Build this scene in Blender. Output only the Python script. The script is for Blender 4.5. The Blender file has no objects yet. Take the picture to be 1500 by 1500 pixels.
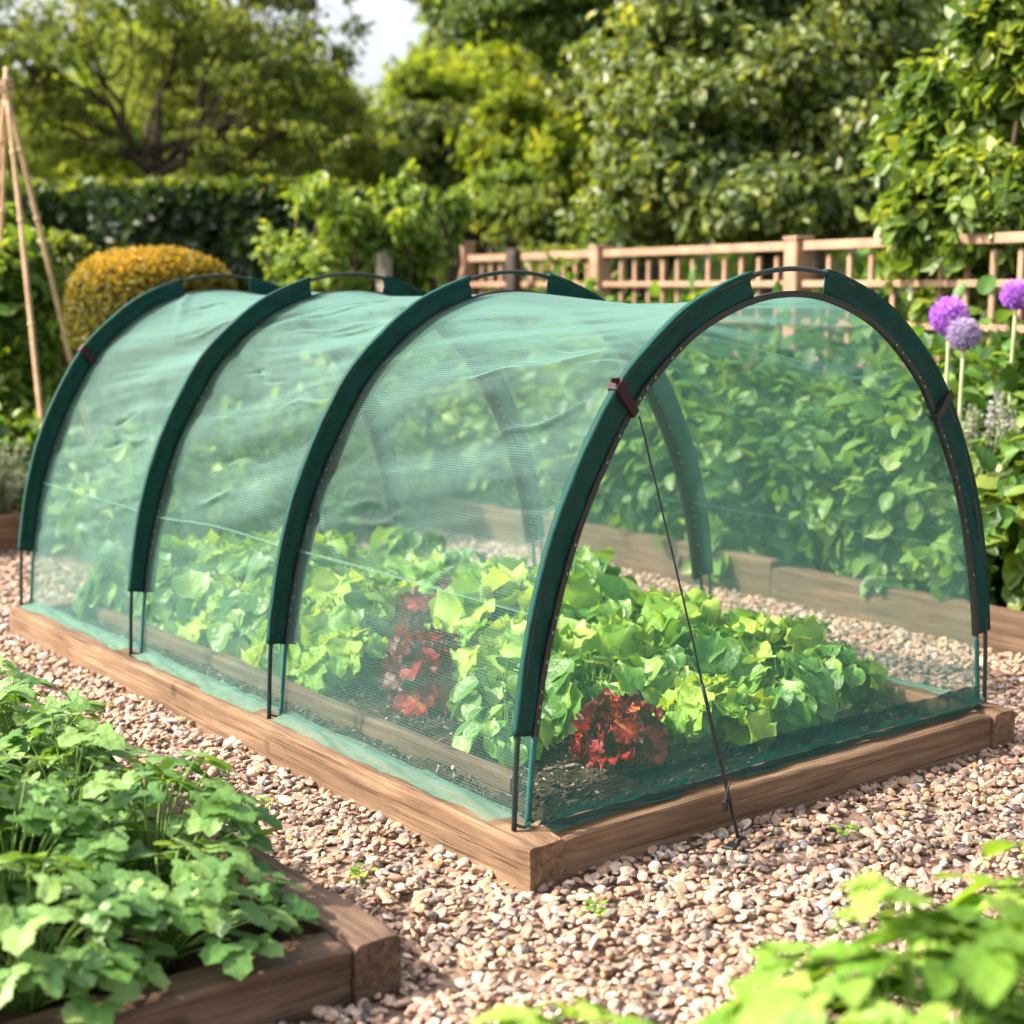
import bpy, math, random
import numpy as np
from mathutils import Vector, Matrix
R = math.radians
random.seed(7)
rng = np.random.default_rng(11)
scene = bpy.context.scene
COL = scene.collection

# ------------------------------------------------------------------ camera, sky, sun, exposure
CAM = np.array([-1.536, -1.938, 1.02]); YAW, PITCH, F = .659, .147, 2236.0
cd = bpy.data.cameras.new('camera'); cam = bpy.data.objects.new('camera', cd); COL.objects.link(cam)
cam.location = CAM; cam.rotation_euler = (math.pi/2 - PITCH, 0, -YAW)
cd.sensor_width = 36; cd.lens = F/1500*36; cd.clip_start = .05; cd.clip_end = 2000
cd.dof.use_dof = True; cd.dof.focus_distance = 3.0; cd.dof.aperture_fstop = 2.9
scene.camera = cam
SUN_AZ, SUN_EL = -54.0, 42.0            # azimuth from +Y, positive towards +X
w = bpy.data.worlds.new('World'); scene.world = w; w.use_nodes = True
nt = w.node_tree; bg = nt.nodes['Background']; sk = nt.nodes.new('ShaderNodeTexSky')
sk.sky_type = 'NISHITA'; sk.sun_disc = False; sk.sun_elevation = R(SUN_EL); sk.sun_rotation = R(SUN_AZ)
sk.air_density = 1.0; sk.dust_density = 6.0; sk.ozone_density = 1.0
hs_ = nt.nodes.new('ShaderNodeHueSaturation'); hs_.inputs['Saturation'].default_value = .38; hs_.inputs['Value'].default_value = 1.15
nt.links.new(sk.outputs[0], hs_.inputs['Color']); nt.links.new(hs_.outputs[0], bg.inputs[0]); bg.inputs[1].default_value = .15
sd = bpy.data.lights.new('sun', 'SUN'); so = bpy.data.objects.new('sun', sd); COL.objects.link(so)
sd.energy = 5.0; sd.angle = R(.6); sd.color = (1, .86, .66)
sdir = Vector((math.sin(R(SUN_AZ))*math.cos(R(SUN_EL)), math.cos(R(SUN_AZ))*math.cos(R(SUN_EL)), math.sin(R(SUN_EL))))
so.rotation_euler = sdir.to_track_quat('Z', 'Y').to_euler(); so.location = sdir*30
scene.view_settings.view_transform = 'Standard'; scene.view_settings.look = 'None'
scene.view_settings.exposure = 1.25; scene.view_settings.gamma = 1
scene.render.engine = 'CYCLES'
cy = scene.cycles; cy.max_bounces = 10; cy.transparent_max_bounces = 24; cy.transmission_bounces = 6
cy.diffuse_bounces = 4; cy.glossy_bounces = 3; cy.use_denoising = True

# ------------------------------------------------------------------ helpers
_fw = np.array([math.sin(YAW)*math.cos(PITCH), math.cos(YAW)*math.cos(PITCH), -math.sin(PITCH)])
_rt = np.array([math.cos(YAW), -math.sin(YAW), 0.]); _up = np.cross(_rt, _fw)
def ray(x, y): return _fw*F + _rt*(x-750) + _up*(750-y)
def at(x, y, D): return CAM + ray(x, y)*(D/F)          # world point at depth D metres (used to read the photo's layout)
def norm(v): return v/np.maximum(np.linalg.norm(v, axis=-1, keepdims=True), 1e-9)

def tag(o, label=None, cat=None, group=None, kind=None):
    if label: o['label'] = label
    if cat: o['category'] = cat
    if group: o['group'] = group
    if kind: o['kind'] = kind
    return o
def empty(name, loc, label, cat, group=None, rz=0):
    o = bpy.data.objects.new(name, None); COL.objects.link(o); o.location = loc; o.rotation_euler = (0, 0, rz)
    o.empty_display_size = .1
    return tag(o, label, cat, group)
def link(name, me, mat=None, parent=None, world=True):
    o = bpy.data.objects.new(name, me); COL.objects.link(o)
    if mat is not None and not me.materials: me.materials.append(mat)
    if parent is not None:
        o.parent = parent
        if world:
            pm = Matrix.Translation(parent.location) @ parent.rotation_euler.to_matrix().to_4x4()
            o.matrix_parent_inverse = pm.inverted()
    return o
def mesh_np(name, V, Fc, smooth=False, tint=None, uv=None, mats=None, midx=None):
    """V (n,3); Fc list of int arrays (m,k) with one k each, or a single array"""
    if isinstance(Fc, np.ndarray): Fc = [Fc]
    me = bpy.data.meshes.new(name)
    V = np.asarray(V, np.float32); me.vertices.add(len(V)); me.vertices.foreach_set('co', V.ravel())
    idx = np.concatenate([f.ravel() for f in Fc]).astype(np.int32)
    tot = np.concatenate([np.full(len(f), f.shape[1], np.int32) for f in Fc])
    st = np.concatenate([[0], np.cumsum(tot)[:-1]]).astype(np.int32)
    me.loops.add(len(idx)); me.loops.foreach_set('vertex_index', idx)
    me.polygons.add(len(tot)); me.polygons.foreach_set('loop_start', st)
    try: me.polygons.foreach_set('loop_total', tot)
    except Exception: pass
    me.polygons.foreach_set('use_smooth', np.full(len(tot), smooth, bool))
    if midx is not None: me.polygons.foreach_set('material_index', np.asarray(midx, np.int32))
    if tint is not None:
        a = me.attributes.new('tint', 'FLOAT', 'POINT'); a.data.foreach_set('value', np.asarray(tint, np.float32))
    if uv is not None:
        u = me.uv_layers.new(name='UVMap'); u.data.foreach_set('uv', np.asarray(uv, np.float32)[idx].ravel())
    me.update(calc_edges=True); me.validate()
    for m in (mats or []): me.materials.append(m)
    return me
class MB:
    """collects shapes, builds one mesh"""
    def __init__(s): s.V, s.F, s.n, s.T = [], [], 0, []
    def add(s, V, Fc, t=.5):
        V = np.asarray(V, float)
        for f in Fc: s.F.append([int(i)+s.n for i in f])
        s.V.append(V); s.T.append(np.full(len(V), t)); s.n += len(V)
    def tube(s, P, rad, sides=6, t=.5, caps=True):
        P = np.asarray(P, float); n = len(P); rad = np.broadcast_to(rad, n)
        T = norm(np.gradient(P, axis=0)); ref = np.array([0, 0, 1.]) if abs(T[0][2]) < .9 else np.array([1., 0, 0])
        rings = []
        a = norm(np.cross(T[0], ref))
        for i in range(n):
            a = norm(a - T[i]*np.dot(a, T[i])); b = np.cross(T[i], a)
            th = np.arange(sides)*2*math.pi/sides
            rings.append(P[i] + rad[i]*(np.cos(th)[:, None]*a + np.sin(th)[:, None]*b))
        V = np.concatenate(rings); Fc = []
        for i in range(n-1):
            for k in range(sides):
                Fc.append((i*sides+k, i*sides+(k+1) % sides, (i+1)*sides+(k+1) % sides, (i+1)*sides+k))
        if caps: Fc.append(tuple(range(sides))[::-1]); Fc.append(tuple((n-1)*sides+k for k in range(sides)))
        s.add(V, Fc, t)
    def box(s, c, d, rz=0, t=.5, bev=.004):
        """bevelled box, centre c, full size d"""
        x, y, z = np.array(d)/2.; b = min(bev, x*.4, y*.4, z*.4)
        V = []
        for sx in (-1, 1):
            for sy in (-1, 1):
                for sz in (-1, 1):
                    V += [(sx*x, sy*(y-b), sz*(z-b)), (sx*(x-b), sy*y, sz*(z-b)), (sx*(x-b), sy*(y-b), sz*z)]
        V = np.array(V)
        def id(sx, sy, sz, k): return ((sx > 0)*4+(sy > 0)*2+(sz > 0))*3+k
        Fc = []
        for sg in (-1, 1):
            q = [(-1, -1), (1, -1), (1, 1), (-1, 1)]
            fx = [id(sg, a, b_, 0) for a, b_ in q]; fy = [id(a, sg, b_, 1) for a, b_ in q]; fz = [id(a, b_, sg, 2) for a, b_ in q]
            Fc += [fx if sg > 0 else fx[::-1], fy[::-1] if sg > 0 else fy, fz if sg > 0 else fz[::-1]]
        for a in (-1, 1):
            for b_ in (-1, 1):
                Fc.append([id(a, b_, -1, 0), id(a, b_, 1, 0), id(a, b_, 1, 1), id(a, b_, -1, 1)])
                Fc.append([id(a, -1, b_, 0), id(a, 1, b_, 0), id(a, 1, b_, 2), id(a, -1, b_, 2)])
                Fc.append([id(-1, a, b_, 1), id(1, a, b_, 1), id(1, a, b_, 2), id(-1, a, b_, 2)])
                for c_ in (-1, 1): Fc.append([id(a, b_, c_, 0), id(a, b_, c_, 1), id(a, b_, c_, 2)])
        ca, sa = math.cos(rz), math.sin(rz)
        V = np.stack([V[:, 0]*ca-V[:, 1]*sa, V[:, 0]*sa+V[:, 1]*ca, V[:, 2]], 1)
        s.add(V+np.array(c), Fc, t)
    def build(s, name, mat, parent=None, smooth=False):
        V = np.concatenate(s.V)
        me = bpy.data.meshes.new(name); me.from_pydata(V.tolist(), [], s.F)
        a = me.attributes.new('tint', 'FLOAT', 'POINT'); a.data.foreach_set('value', np.concatenate(s.T).astype(np.float32))
        me.polygons.foreach_set('use_smooth', np.full(len(s.F), smooth, bool)); me.update()
        import bmesh as _b
        bm = _b.new(); bm.from_mesh(me); _b.ops.recalc_face_normals(bm, faces=bm.faces); bm.to_mesh(me); bm.free()
        return link(name, me, mat, parent)
def vnoise(x, y, seed=0):
    """smooth value noise, arrays in, about -1..1"""
    r = np.random.default_rng(seed); T = r.uniform(-1, 1, (64, 64))
    xi, yi = np.floor(x).astype(int), np.floor(y).astype(int); fx, fy = x-xi, y-yi
    fx, fy = fx*fx*(3-2*fx), fy*fy*(3-2*fy)
    g = lambda a, b: T[a % 64, b % 64]
    return (g(xi, yi)*(1-fx)+g(xi+1, yi)*fx)*(1-fy)+(g(xi, yi+1)*(1-fx)+g(xi+1, yi+1)*fx)*fy
def grid_faces(n, m, off=0):
    i, j = np.meshgrid(np.arange(n-1), np.arange(m-1), indexing='ij'); a = (i*m+j).ravel()+off
    return np.stack([a, a+m, a+m+1, a+1], 1)

# ------------------------------------------------------------------ materials
def newmat(name):
    m = bpy.data.materials.new(name); m.use_nodes = True; t = m.node_tree; t.nodes.clear()
    return m, t, lambda k, **kw: _node(t, k, **kw)
def _node(t, k, **kw):
    n = t.nodes.new('ShaderNode'+k)
    for a, v in kw.items(): setattr(n, a, v)
    return n
def ramp(n, stops, interp='LINEAR'):
    cr = n.color_ramp; cr.interpolation = interp
    while len(cr.elements) > 1: cr.elements.remove(cr.elements[-1])
    cr.elements[0].position = stops[0][0]; cr.elements[0].color = (*stops[0][1], 1)
    for p, c in stops[1:]:
        e = cr.elements.new(p); e.color = (*c, 1)
def leaf_mat(name, stops, trans=.45, rough=.45, spec=.4, tcol=(1.25, 1.15, .5), veins=False):
    m, t, N = newmat(name); L = t.links.new
    at_ = N('Attribute', attribute_name='tint'); oi = N('ObjectInfo'); rp = N('ValToRGB'); ramp(rp, stops)
    tc = N('TexCoord'); nz = N('TexNoise'); nz.inputs['Scale'].default_value = 9; nz.inputs['Detail'].default_value = 3
    L(tc.outputs['Object'], nz.inputs['Vector'])
    a1 = N('Math', operation='MULTIPLY_ADD'); a1.inputs[1].default_value = .3; L(nz.outputs[0], a1.inputs[0]); L(at_.outputs['Fac'], a1.inputs[2])
    a2 = N('Math', operation='MULTIPLY_ADD'); a2.inputs[1].default_value = .16; L(oi.outputs['Random'], a2.inputs[0]); L(a1.outputs[0], a2.inputs[2])
    a3 = N('Math', operation='SUBTRACT'); a3.inputs[1].default_value = .23; L(a2.outputs[0], a3.inputs[0]); L(a3.outputs[0], rp.inputs[0])
    pb = N('BsdfPrincipled'); pb.inputs['Roughness'].default_value = rough; pb.inputs['Specular IOR Level'].default_value = spec
    L(rp.outputs[0], pb.inputs['Base Color'])
    mx = N('Mix', data_type='RGBA', blend_type='MULTIPLY'); mx.inputs[0].default_value = 1
    L(rp.outputs[0], mx.inputs[6]); mx.inputs[7].default_value = (*tcol, 1)
    tr = N('BsdfTranslucent'); L(mx.outputs[2], tr.inputs[0])
    ms = N('MixShader'); ms.inputs[0].default_value = trans; L(pb.outputs[0], ms.inputs[1]); L(tr.outputs[0], ms.inputs[2])
    n2 = N('TexNoise'); n2.inputs['Scale'].default_value = 75; n2.inputs['Detail'].default_value = 3; L(tc.outputs['Object'], n2.inputs['Vector'])
    bp = N('Bump'); bp.inputs['Strength'].default_value = .45; bp.inputs['Distance'].default_value = .01; L(n2.outputs[0], bp.inputs['Height']); L(bp.outputs[0], pb.inputs['Normal'])
    o = N('OutputMaterial'); L(ms.outputs[0], o.inputs[0]); return m
def wood_mat(name, c0, c1, c2, rough=.75, scale=1.0, axis='X', bump=.5):
    m, t, N = newmat(name); L = t.links.new
    tc = N('TexCoord'); oi = N('ObjectInfo'); mp = N('Mapping')
    s = {'X': (1.2, 22, 22), 'Y': (22, 1.2, 22), 'Z': (22, 22, 1.2)}[axis]
    mp.inputs['Scale'].default_value = [k*scale for k in s]
    add = N('VectorMath', operation='ADD'); mul = N('VectorMath', operation='SCALE'); mul.inputs[3].default_value = 17
    cmb = N('CombineXYZ'); L(oi.outputs['Random'], cmb.inputs[0]); L(oi.outputs['Random'], cmb.inputs[1]); L(cmb.outputs[0], mul.inputs[0])
    L(tc.outputs['Object'], add.inputs[0]); L(mul.outputs[0], add.inputs[1]); L(add.outputs[0], mp.inputs[0])
    n1 = N('TexNoise'); n1.inputs['Scale'].default_value = 2.2; n1.inputs['Detail'].default_value = 9; n1.inputs['Roughness'].default_value = .65; n1.inputs['Distortion'].default_value = .6
    L(mp.outputs[0], n1.inputs['Vector'])
    n2 = N('TexNoise'); n2.inputs['Scale'].default_value = 5; n2.inputs['Detail'].default_value = 5; L(add.outputs[0], n2.inputs['Vector'])
    n3 = N('TexVoronoi', feature='F1'); n3.inputs['Scale'].default_value = 4.2; L(add.outputs[0], n3.inputs['Vector'])
    kn = N('ValToRGB'); ramp(kn, [(0, (.35, .35, .35)), (.06, (.5, .5, .5)), (.1, (1, 1, 1))]); L(n3.outputs['Distance'], kn.inputs[0])
    r1 = N('ValToRGB'); ramp(r1, [(.28, c0), (.5, c1), (.72, c2)]); L(n1.outputs[0], r1.inputs[0])
    r2 = N('ValToRGB'); ramp(r2, [(.3, (.62, .6, .58)), (.6, (1, 1, 1))]); L(n2.outputs[0], r2.inputs[0])
    m1 = N('Mix', data_type='RGBA', blend_type='MULTIPLY'); m1.inputs[0].default_value = .8; L(r1.outputs[0], m1.inputs[6]); L(r2.outputs[0], m1.inputs[7])
    m2 = N('Mix', data_type='RGBA', blend_type='MULTIPLY'); m2.inputs[0].default_value = .85; L(m1.outputs[2], m2.inputs[6]); L(kn.outputs[0], m2.inputs[7])
    mp2 = N('Mapping'); mp2.inputs['Scale'].default_value = [k*scale*(.9 if k < 2 else 3.2) for k in s]; L(add.outputs[0], mp2.inputs[0])
    n4 = N('TexNoise'); n4.inputs['Scale'].default_value = 2.6; n4.inputs['Detail'].default_value = 4; n4.inputs['Distortion'].default_value = .8; L(mp2.outputs[0], n4.inputs['Vector'])
    r4 = N('ValToRGB'); ramp(r4, [(.30, (.30, .27, .25)), (.37, (.8, .78, .76)), (.46, (1, 1, 1)), (.68, (1.12, 1.1, 1.08))]); L(n4.outputs[0], r4.inputs[0])
    m3 = N('Mix', data_type='RGBA', blend_type='MULTIPLY'); m3.inputs[0].default_value = .55; L(m2.outputs[2], m3.inputs[6]); L(r4.outputs[0], m3.inputs[7]); m2 = m3
    pb = N('BsdfPrincipled'); pb.inputs['Roughness'].default_value = rough; pb.inputs['Specular IOR Level'].default_value = .25; L(m2.outputs[2], pb.inputs['Base Color'])
    bp = N('Bump'); bp.inputs['Strength'].default_value = bump; bp.inputs['Distance'].default_value = .004; bh = N('Math', operation='ADD'); L(n1.outputs[0], bh.inputs[0]); L(r4.outputs[0], bh.inputs[1]); L(bh.outputs[0], bp.inputs['Height']); L(bp.outputs[0], pb.inputs['Normal'])
    o = N('OutputMaterial'); L(pb.outputs[0], o.inputs[0]); return m
def plain_mat(name, c, rough=.6, spec=.3, var=.25, scale=30, bump=0, metal=0):
    m, t, N = newmat(name); L = t.links.new
    tc = N('TexCoord'); n = N('TexNoise'); n.inputs['Scale'].default_value = scale; n.inputs['Detail'].default_value = 4; L(tc.outputs['Object'], n.inputs['Vector'])
    r = N('ValToRGB'); ramp(r, [(.3, tuple(k*(1-var) for k in c)), (.7, tuple(min(1, k*(1+var)) for k in c))]); L(n.outputs[0], r.inputs[0])
    pb = N('BsdfPrincipled'); pb.inputs['Roughness'].default_value = rough; pb.inputs['Specular IOR Level'].default_value = spec; pb.inputs['Metallic'].default_value = metal
    L(r.outputs[0], pb.inputs['Base Color'])
    if bump:
        b = N('Bump'); b.inputs['Strength'].default_value = bump; b.inputs['Distance'].default_value = .003; L(n.outputs[0], b.inputs['Height']); L(b.outputs[0], pb.inputs['Normal'])
    o = N('OutputMaterial'); L(pb.outputs[0], o.inputs[0]); return m
def net_mat(name, cover, dcol, tcol, weave=.25, pitch=.0045, power=1.):
    """fine woven mesh: open area shrinks as the threads are seen at a slant"""
    m, t, N = newmat(name); L = t.links.new
    g = N('NewGeometry'); dt = N('VectorMath', operation='DOT_PRODUCT'); L(g.outputs['Normal'], dt.inputs[0]); L(g.outputs['Incoming'], dt.inputs[1])
    ab = N('Math', operation='ABSOLUTE'); L(dt.outputs['Value'], ab.inputs[0])
    mxm = N('Math', operation='MAXIMUM'); mxm.inputs[1].default_value = .02; L(ab.outputs[0], mxm.inputs[0])
    uv = N('UVMap'); sp = N('SeparateXYZ'); L(uv.outputs[0], sp.inputs[0])
    nz = N('TexNoise'); nz.inputs['Scale'].default_value = 7; nz.inputs['Detail'].default_value = 5; L(uv.outputs[0], nz.inputs['Vector'])
    def wave(o):
        a = N('Math', operation='MULTIPLY'); a.inputs[1].default_value = 2*math.pi/pitch; L(o, a.inputs[0])
        s_ = N('Math', operation='SINE'); L(a.outputs[0], s_.inputs[0]); return s_
    w1, w2 = wave(sp.outputs[0]), wave(sp.outputs[1])
    ad = N('Math', operation='ADD'); L(w1.outputs[0], ad.inputs[0]); L(w2.outputs[0], ad.inputs[1])
    wv = N('Math', operation='MULTIPLY_ADD'); wv.inputs[1].default_value = weave*.5; wv.inputs[2].default_value = .72; L(ad.outputs[0], wv.inputs[0])
    nm = N('Math', operation='MULTIPLY_ADD'); nm.inputs[1].default_value = .55; L(nz.outputs[0], nm.inputs[0]); L(wv.outputs[0], nm.inputs[2])
    cv = N('Math', operation='MULTIPLY'); cv.inputs[1].default_value = cover; L(nm.outputs[0], cv.inputs[0])
    dv = N('Math', operation='DIVIDE', use_clamp=True); L(cv.outputs[0], dv.inputs[0]); L(mxm.outputs[0], dv.inputs[1])
    pw = N('Math', operation='POWER'); pw.inputs[1].default_value = power; L(dv.outputs[0], pw.inputs[0])
    mn = N('Math', operation='MINIMUM'); mn.inputs[1].default_value = .96; L(pw.outputs[0], mn.inputs[0])
    pb = N('BsdfPrincipled'); pb.inputs['Base Color'].default_value = (*dcol, 1); pb.inputs['Roughness'].default_value = .5; pb.inputs['Specular IOR Level'].default_value = .35
    tr = N('BsdfTranslucent'); tr.inputs[0].default_value = (*tcol, 1)
    ms = N('MixShader'); ms.inputs[0].default_value = .5; L(pb.outputs[0], ms.inputs[1]); L(tr.outputs[0], ms.inputs[2])
    tp = N('BsdfTransparent')
    m2 = N('MixShader'); L(mn.outputs[0], m2.inputs[0]); L(tp.outputs[0], m2.inputs[1]); L(ms.outputs[0], m2.inputs[2])
    o = N('OutputMaterial'); L(m2.outputs[0], o.inputs[0]); return m
def soil_mat(name, c, c2, scale=40):
    m, t, N = newmat(name); L = t.links.new
    tc = N('TexCoord'); n = N('TexNoise'); n.inputs['Scale'].default_value = scale; n.inputs['Detail'].default_value = 8; n.inputs['Roughness'].default_value = .7; L(tc.outputs['Object'], n.inputs['Vector'])
    r = N('ValToRGB'); ramp(r, [(.35, c), (.68, c2)]); L(n.outputs[0], r.inputs[0])
    pb = N('BsdfPrincipled'); pb.inputs['Roughness'].default_value = .95; pb.inputs['Specular IOR Level'].default_value = .1; L(r.outputs[0], pb.inputs['Base Color'])
    b = N('Bump'); b.inputs['Strength'].default_value = .8; b.inputs['Distance'].default_value = .01; L(n.outputs[0], b.inputs['Height']); L(b.outputs[0], pb.inputs['Normal'])
    o = N('OutputMaterial'); L(pb.outputs[0], o.inputs[0]); return m
def stone_mat(name, stops):
    m, t, N = newmat(name); L = t.links.new
    oi = N('ObjectInfo'); r = N('ValToRGB'); ramp(r, stops, 'CONSTANT'); L(oi.outputs['Random'], r.inputs[0])
    tc = N('TexCoord'); n = N('TexNoise'); n.inputs['Scale'].default_value = 2.2; n.inputs['Detail'].default_value = 6; L(tc.outputs['Object'], n.inputs['Vector'])
    r2 = N('ValToRGB'); ramp(r2, [(.3, (.68, .68, .67)), (.7, (1.2, 1.22, 1.21))]); L(n.outputs[0], r2.inputs[0])
    mx = N('Mix', data_type='RGBA', blend_type='MULTIPLY'); mx.inputs[0].default_value = 1; L(r.outputs[0], mx.inputs[6]); L(r2.outputs[0], mx.inputs[7])
    pb = N('BsdfPrincipled'); pb.inputs['Roughness'].default_value = .6; pb.inputs['Specular IOR Level'].default_value = .3; L(mx.outputs[2], pb.inputs['Base Color'])
    o = N('OutputMaterial'); L(pb.outputs[0], o.inputs[0]); return m

G = leaf_mat
M = dict(
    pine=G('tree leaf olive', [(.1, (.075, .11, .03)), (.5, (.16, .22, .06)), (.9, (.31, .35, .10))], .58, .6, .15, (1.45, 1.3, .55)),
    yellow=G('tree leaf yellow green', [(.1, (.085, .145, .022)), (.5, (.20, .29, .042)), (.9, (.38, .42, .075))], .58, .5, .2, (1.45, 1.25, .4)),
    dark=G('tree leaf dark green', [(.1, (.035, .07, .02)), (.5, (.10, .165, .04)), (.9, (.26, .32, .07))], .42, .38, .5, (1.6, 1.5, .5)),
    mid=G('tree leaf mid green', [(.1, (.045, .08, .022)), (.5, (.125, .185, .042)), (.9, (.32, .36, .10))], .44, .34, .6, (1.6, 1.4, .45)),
    climber=G('climber leaf', [(.1, (.05, .10, .018)), (.5, (.12, .21, .036)), (.9, (.30, .36, .075))], .45, .33, .6, (1.5, 1.3, .45)),
    shrub=G('shrub leaf', [(.1, (.055, .12, .02)), (.5, (.14, .25, .04)), (.9, (.3, .38, .08))], .48, .4, .4, (1.5, 1.25, .45)),
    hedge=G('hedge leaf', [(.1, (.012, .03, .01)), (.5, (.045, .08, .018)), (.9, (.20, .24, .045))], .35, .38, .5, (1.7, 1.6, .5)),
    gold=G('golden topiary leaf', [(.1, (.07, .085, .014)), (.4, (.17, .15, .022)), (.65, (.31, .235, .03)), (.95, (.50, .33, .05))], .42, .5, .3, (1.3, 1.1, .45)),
    bean=G('bean leaf', [(.1, (.03, .09, .018)), (.5, (.085, .2, .036)), (.9, (.21, .34, .065))], .42, .4, .4, (1.4, 1.2, .45)),
    straw=G('lobed leaf', [(.1, (.04, .115, .03)), (.5, (.11, .24, .062)), (.9, (.27, .42, .13))], .36, .42, .42, (1.3, 1.15, .4)),
    lime=G('lime leaf', [(.1, (.06, .165, .02)), (.5, (.155, .31, .04)), (.9, (.31, .45, .085))], .46, .42, .35, (1.25, 1.1, .4)),
    lettuce=G('green lettuce leaf', [(.1, (.05, .16, .015)), (.5, (.155, .34, .032)), (.92, (.36, .52, .085))], .38, .5, .3, (1.3, 1.1, .4)),
    spinach=G('broad green leaf', [(.1, (.03, .115, .018)), (.5, (.095, .255, .04)), (.92, (.32, .48, .12))], .36, .38, .45, (1.3, 1.15, .4)),
    bluegreen=G('feathery leaf', [(.1, (.06, .16, .07)), (.5, (.12, .25, .11)), (.9, (.2, .36, .17))], .35, .5, .3, (1.2, 1.1, .7)),
    red=G('red lettuce leaf', [(.1, (.03, .003, .008)), (.45, (.16, .006, .011)), (.72, (.36, .018, .014)), (.9, (.46, .11, .02)), (1, (.36, .22, .04))], .33, .45, .35, (1.1, .7, .6)),
    lav=G('lavender leaf', [(.1, (.13, .16, .09)), (.5, (.25, .28, .19)), (.9, (.4, .38, .4))], .3, .6, .2, (1.1, 1.1, .8)),
    purple=G('allium petal', [(.1, (.3, .09, .5)), (.5, (.5, .22, .7)), (.9, (.7, .42, .84))], .4, .5, .2, (1.1, .9, 1.1)),
    mauve=G('faded allium petal', [(.1, (.24, .2, .36)), (.5, (.38, .32, .5)), (.9, (.54, .48, .62))], .4, .5, .2, (1.1, 1, 1.1)),
    white=G('white flower petal', [(.1, (.38, .36, .42)), (.9, (.62, .6, .62))], .4, .5, .2, (1, 1, 1)),
    stem=plain_mat('green stem', (.14, .24, .05), .6, .3, .25, 20), palestem=plain_mat('pale stem', (.36, .42, .22), .6, .3, .15, 20),
    bark=plain_mat('bark', (.055, .042, .03), .9, .1, .4, 12, .6),
    sleeper=wood_mat('warm timber sleeper', (.085, .052, .032), (.185, .115, .07), (.29, .195, .125), .85, .9, 'X', .7),
    oldwood=wood_mat('dark weathered timber', (.045, .027, .018), (.115, .072, .05), (.21, .14, .1), .7, 1, 'X', .9),
    greywood=wood_mat('brown grey timber', (.05, .032, .02), (.105, .068, .043), (.17, .115, .075), .8, 1, 'X', .6),
    planter=wood_mat('planter timber', (.1, .05, .03), (.2, .11, .07), (.3, .18, .11), .8, 1, 'X', .6),
    trellis=plain_mat('reddish trellis wood', (.29, .18, .125), .8, .2, .2, 9, .3),
    palepost=plain_mat('pale post wood', (.34, .28, .23), .85, .2, .2, 9, .3),
    darkpost=plain_mat('dark post wood', (.06, .05, .045), .85, .2, .2, 9, .3),
    cane=plain_mat('bamboo cane', (.5, .33, .2), .55, .4, .2, 14), twine=plain_mat('twine', (.35, .25, .16), .9, .1, .3, 80, .3),
    sleeve=plain_mat('dark green fabric', (.004, .043, .036), .75, .2, .14, 45, .25),
    rod=plain_mat('dark rod', (.008, .02, .02), .4, .5, .1, 20), tape=plain_mat('black tape', (.008, .011, .012), .5, .5, .2, 120, .5),
    teal=plain_mat('teal binding', (.009, .085, .08), .5, .4, .2, 60), bead=plain_mat('pale stitch', (.24, .3, .27), .5, .4, .1, 60),
    cord=plain_mat('black cord', (.008, .009, .012), .5, .5, .2, 200, .3), maroon=plain_mat('maroon strap', (.028, .008, .012), .7, .3, .3, 60, .3),
    peg=plain_mat('black plastic peg', (.012, .012, .013), .4, .5, .2, 40),
    net=net_mat('green mesh net', .25, (.14, .285, .26), (.13, .285, .255), .55, .006, 1.65),
    endnet=net_mat('fine end net', .17, (.10, .24, .19), (.10, .25, .20), .5, .0055, 1.3),
    skirt=net_mat('doubled skirt net', .23, (.16, .34, .28), (.15, .33, .27), .4),
    hem=net_mat('dark hem net', .54, (.010, .055, .052), (.012, .065, .06), .3, .005),
    soil=soil_mat('dark soil', (.014, .010, .007), (.05, .036, .026), 30),
    earth=soil_mat('garden earth', (.05, .06, .02), (.10, .12, .035), 4),
    gravelbed=soil_mat('gravel bed', (.15, .10, .075), (.34, .24, .185), 60),
    stone=stone_mat('gravel stones', [(0, (.37, .225, .16)), (.13, (.27, .17, .12)), (.24, (.44, .31, .235)), (.36, (.50, .38, .305)), (.43, (.19, .13, .105)), (.51, (.33, .225, .185)), (.63, (.14, .115, .105)),
                                      (.68, (.40, .26, .17)), (.76, (.29, .21, .19)), (.84, (.56, .44, .37)), (.89, (.22, .185, .18)), (.93, (.40, .25, .13)), (.96, (.07, .062, .062)), (.98, (.30, .29, .29))]),
    clod=stone_mat('soil crumbs', [(0, (.03, .021, .015)), (.3, (.055, .04, .028)), (.55, (.10, .07, .05)), (.72, (.02, .015, .011)), (.86, (.2, .15, .11)), (.96, (.34, .28, .22))]),
)

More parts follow.
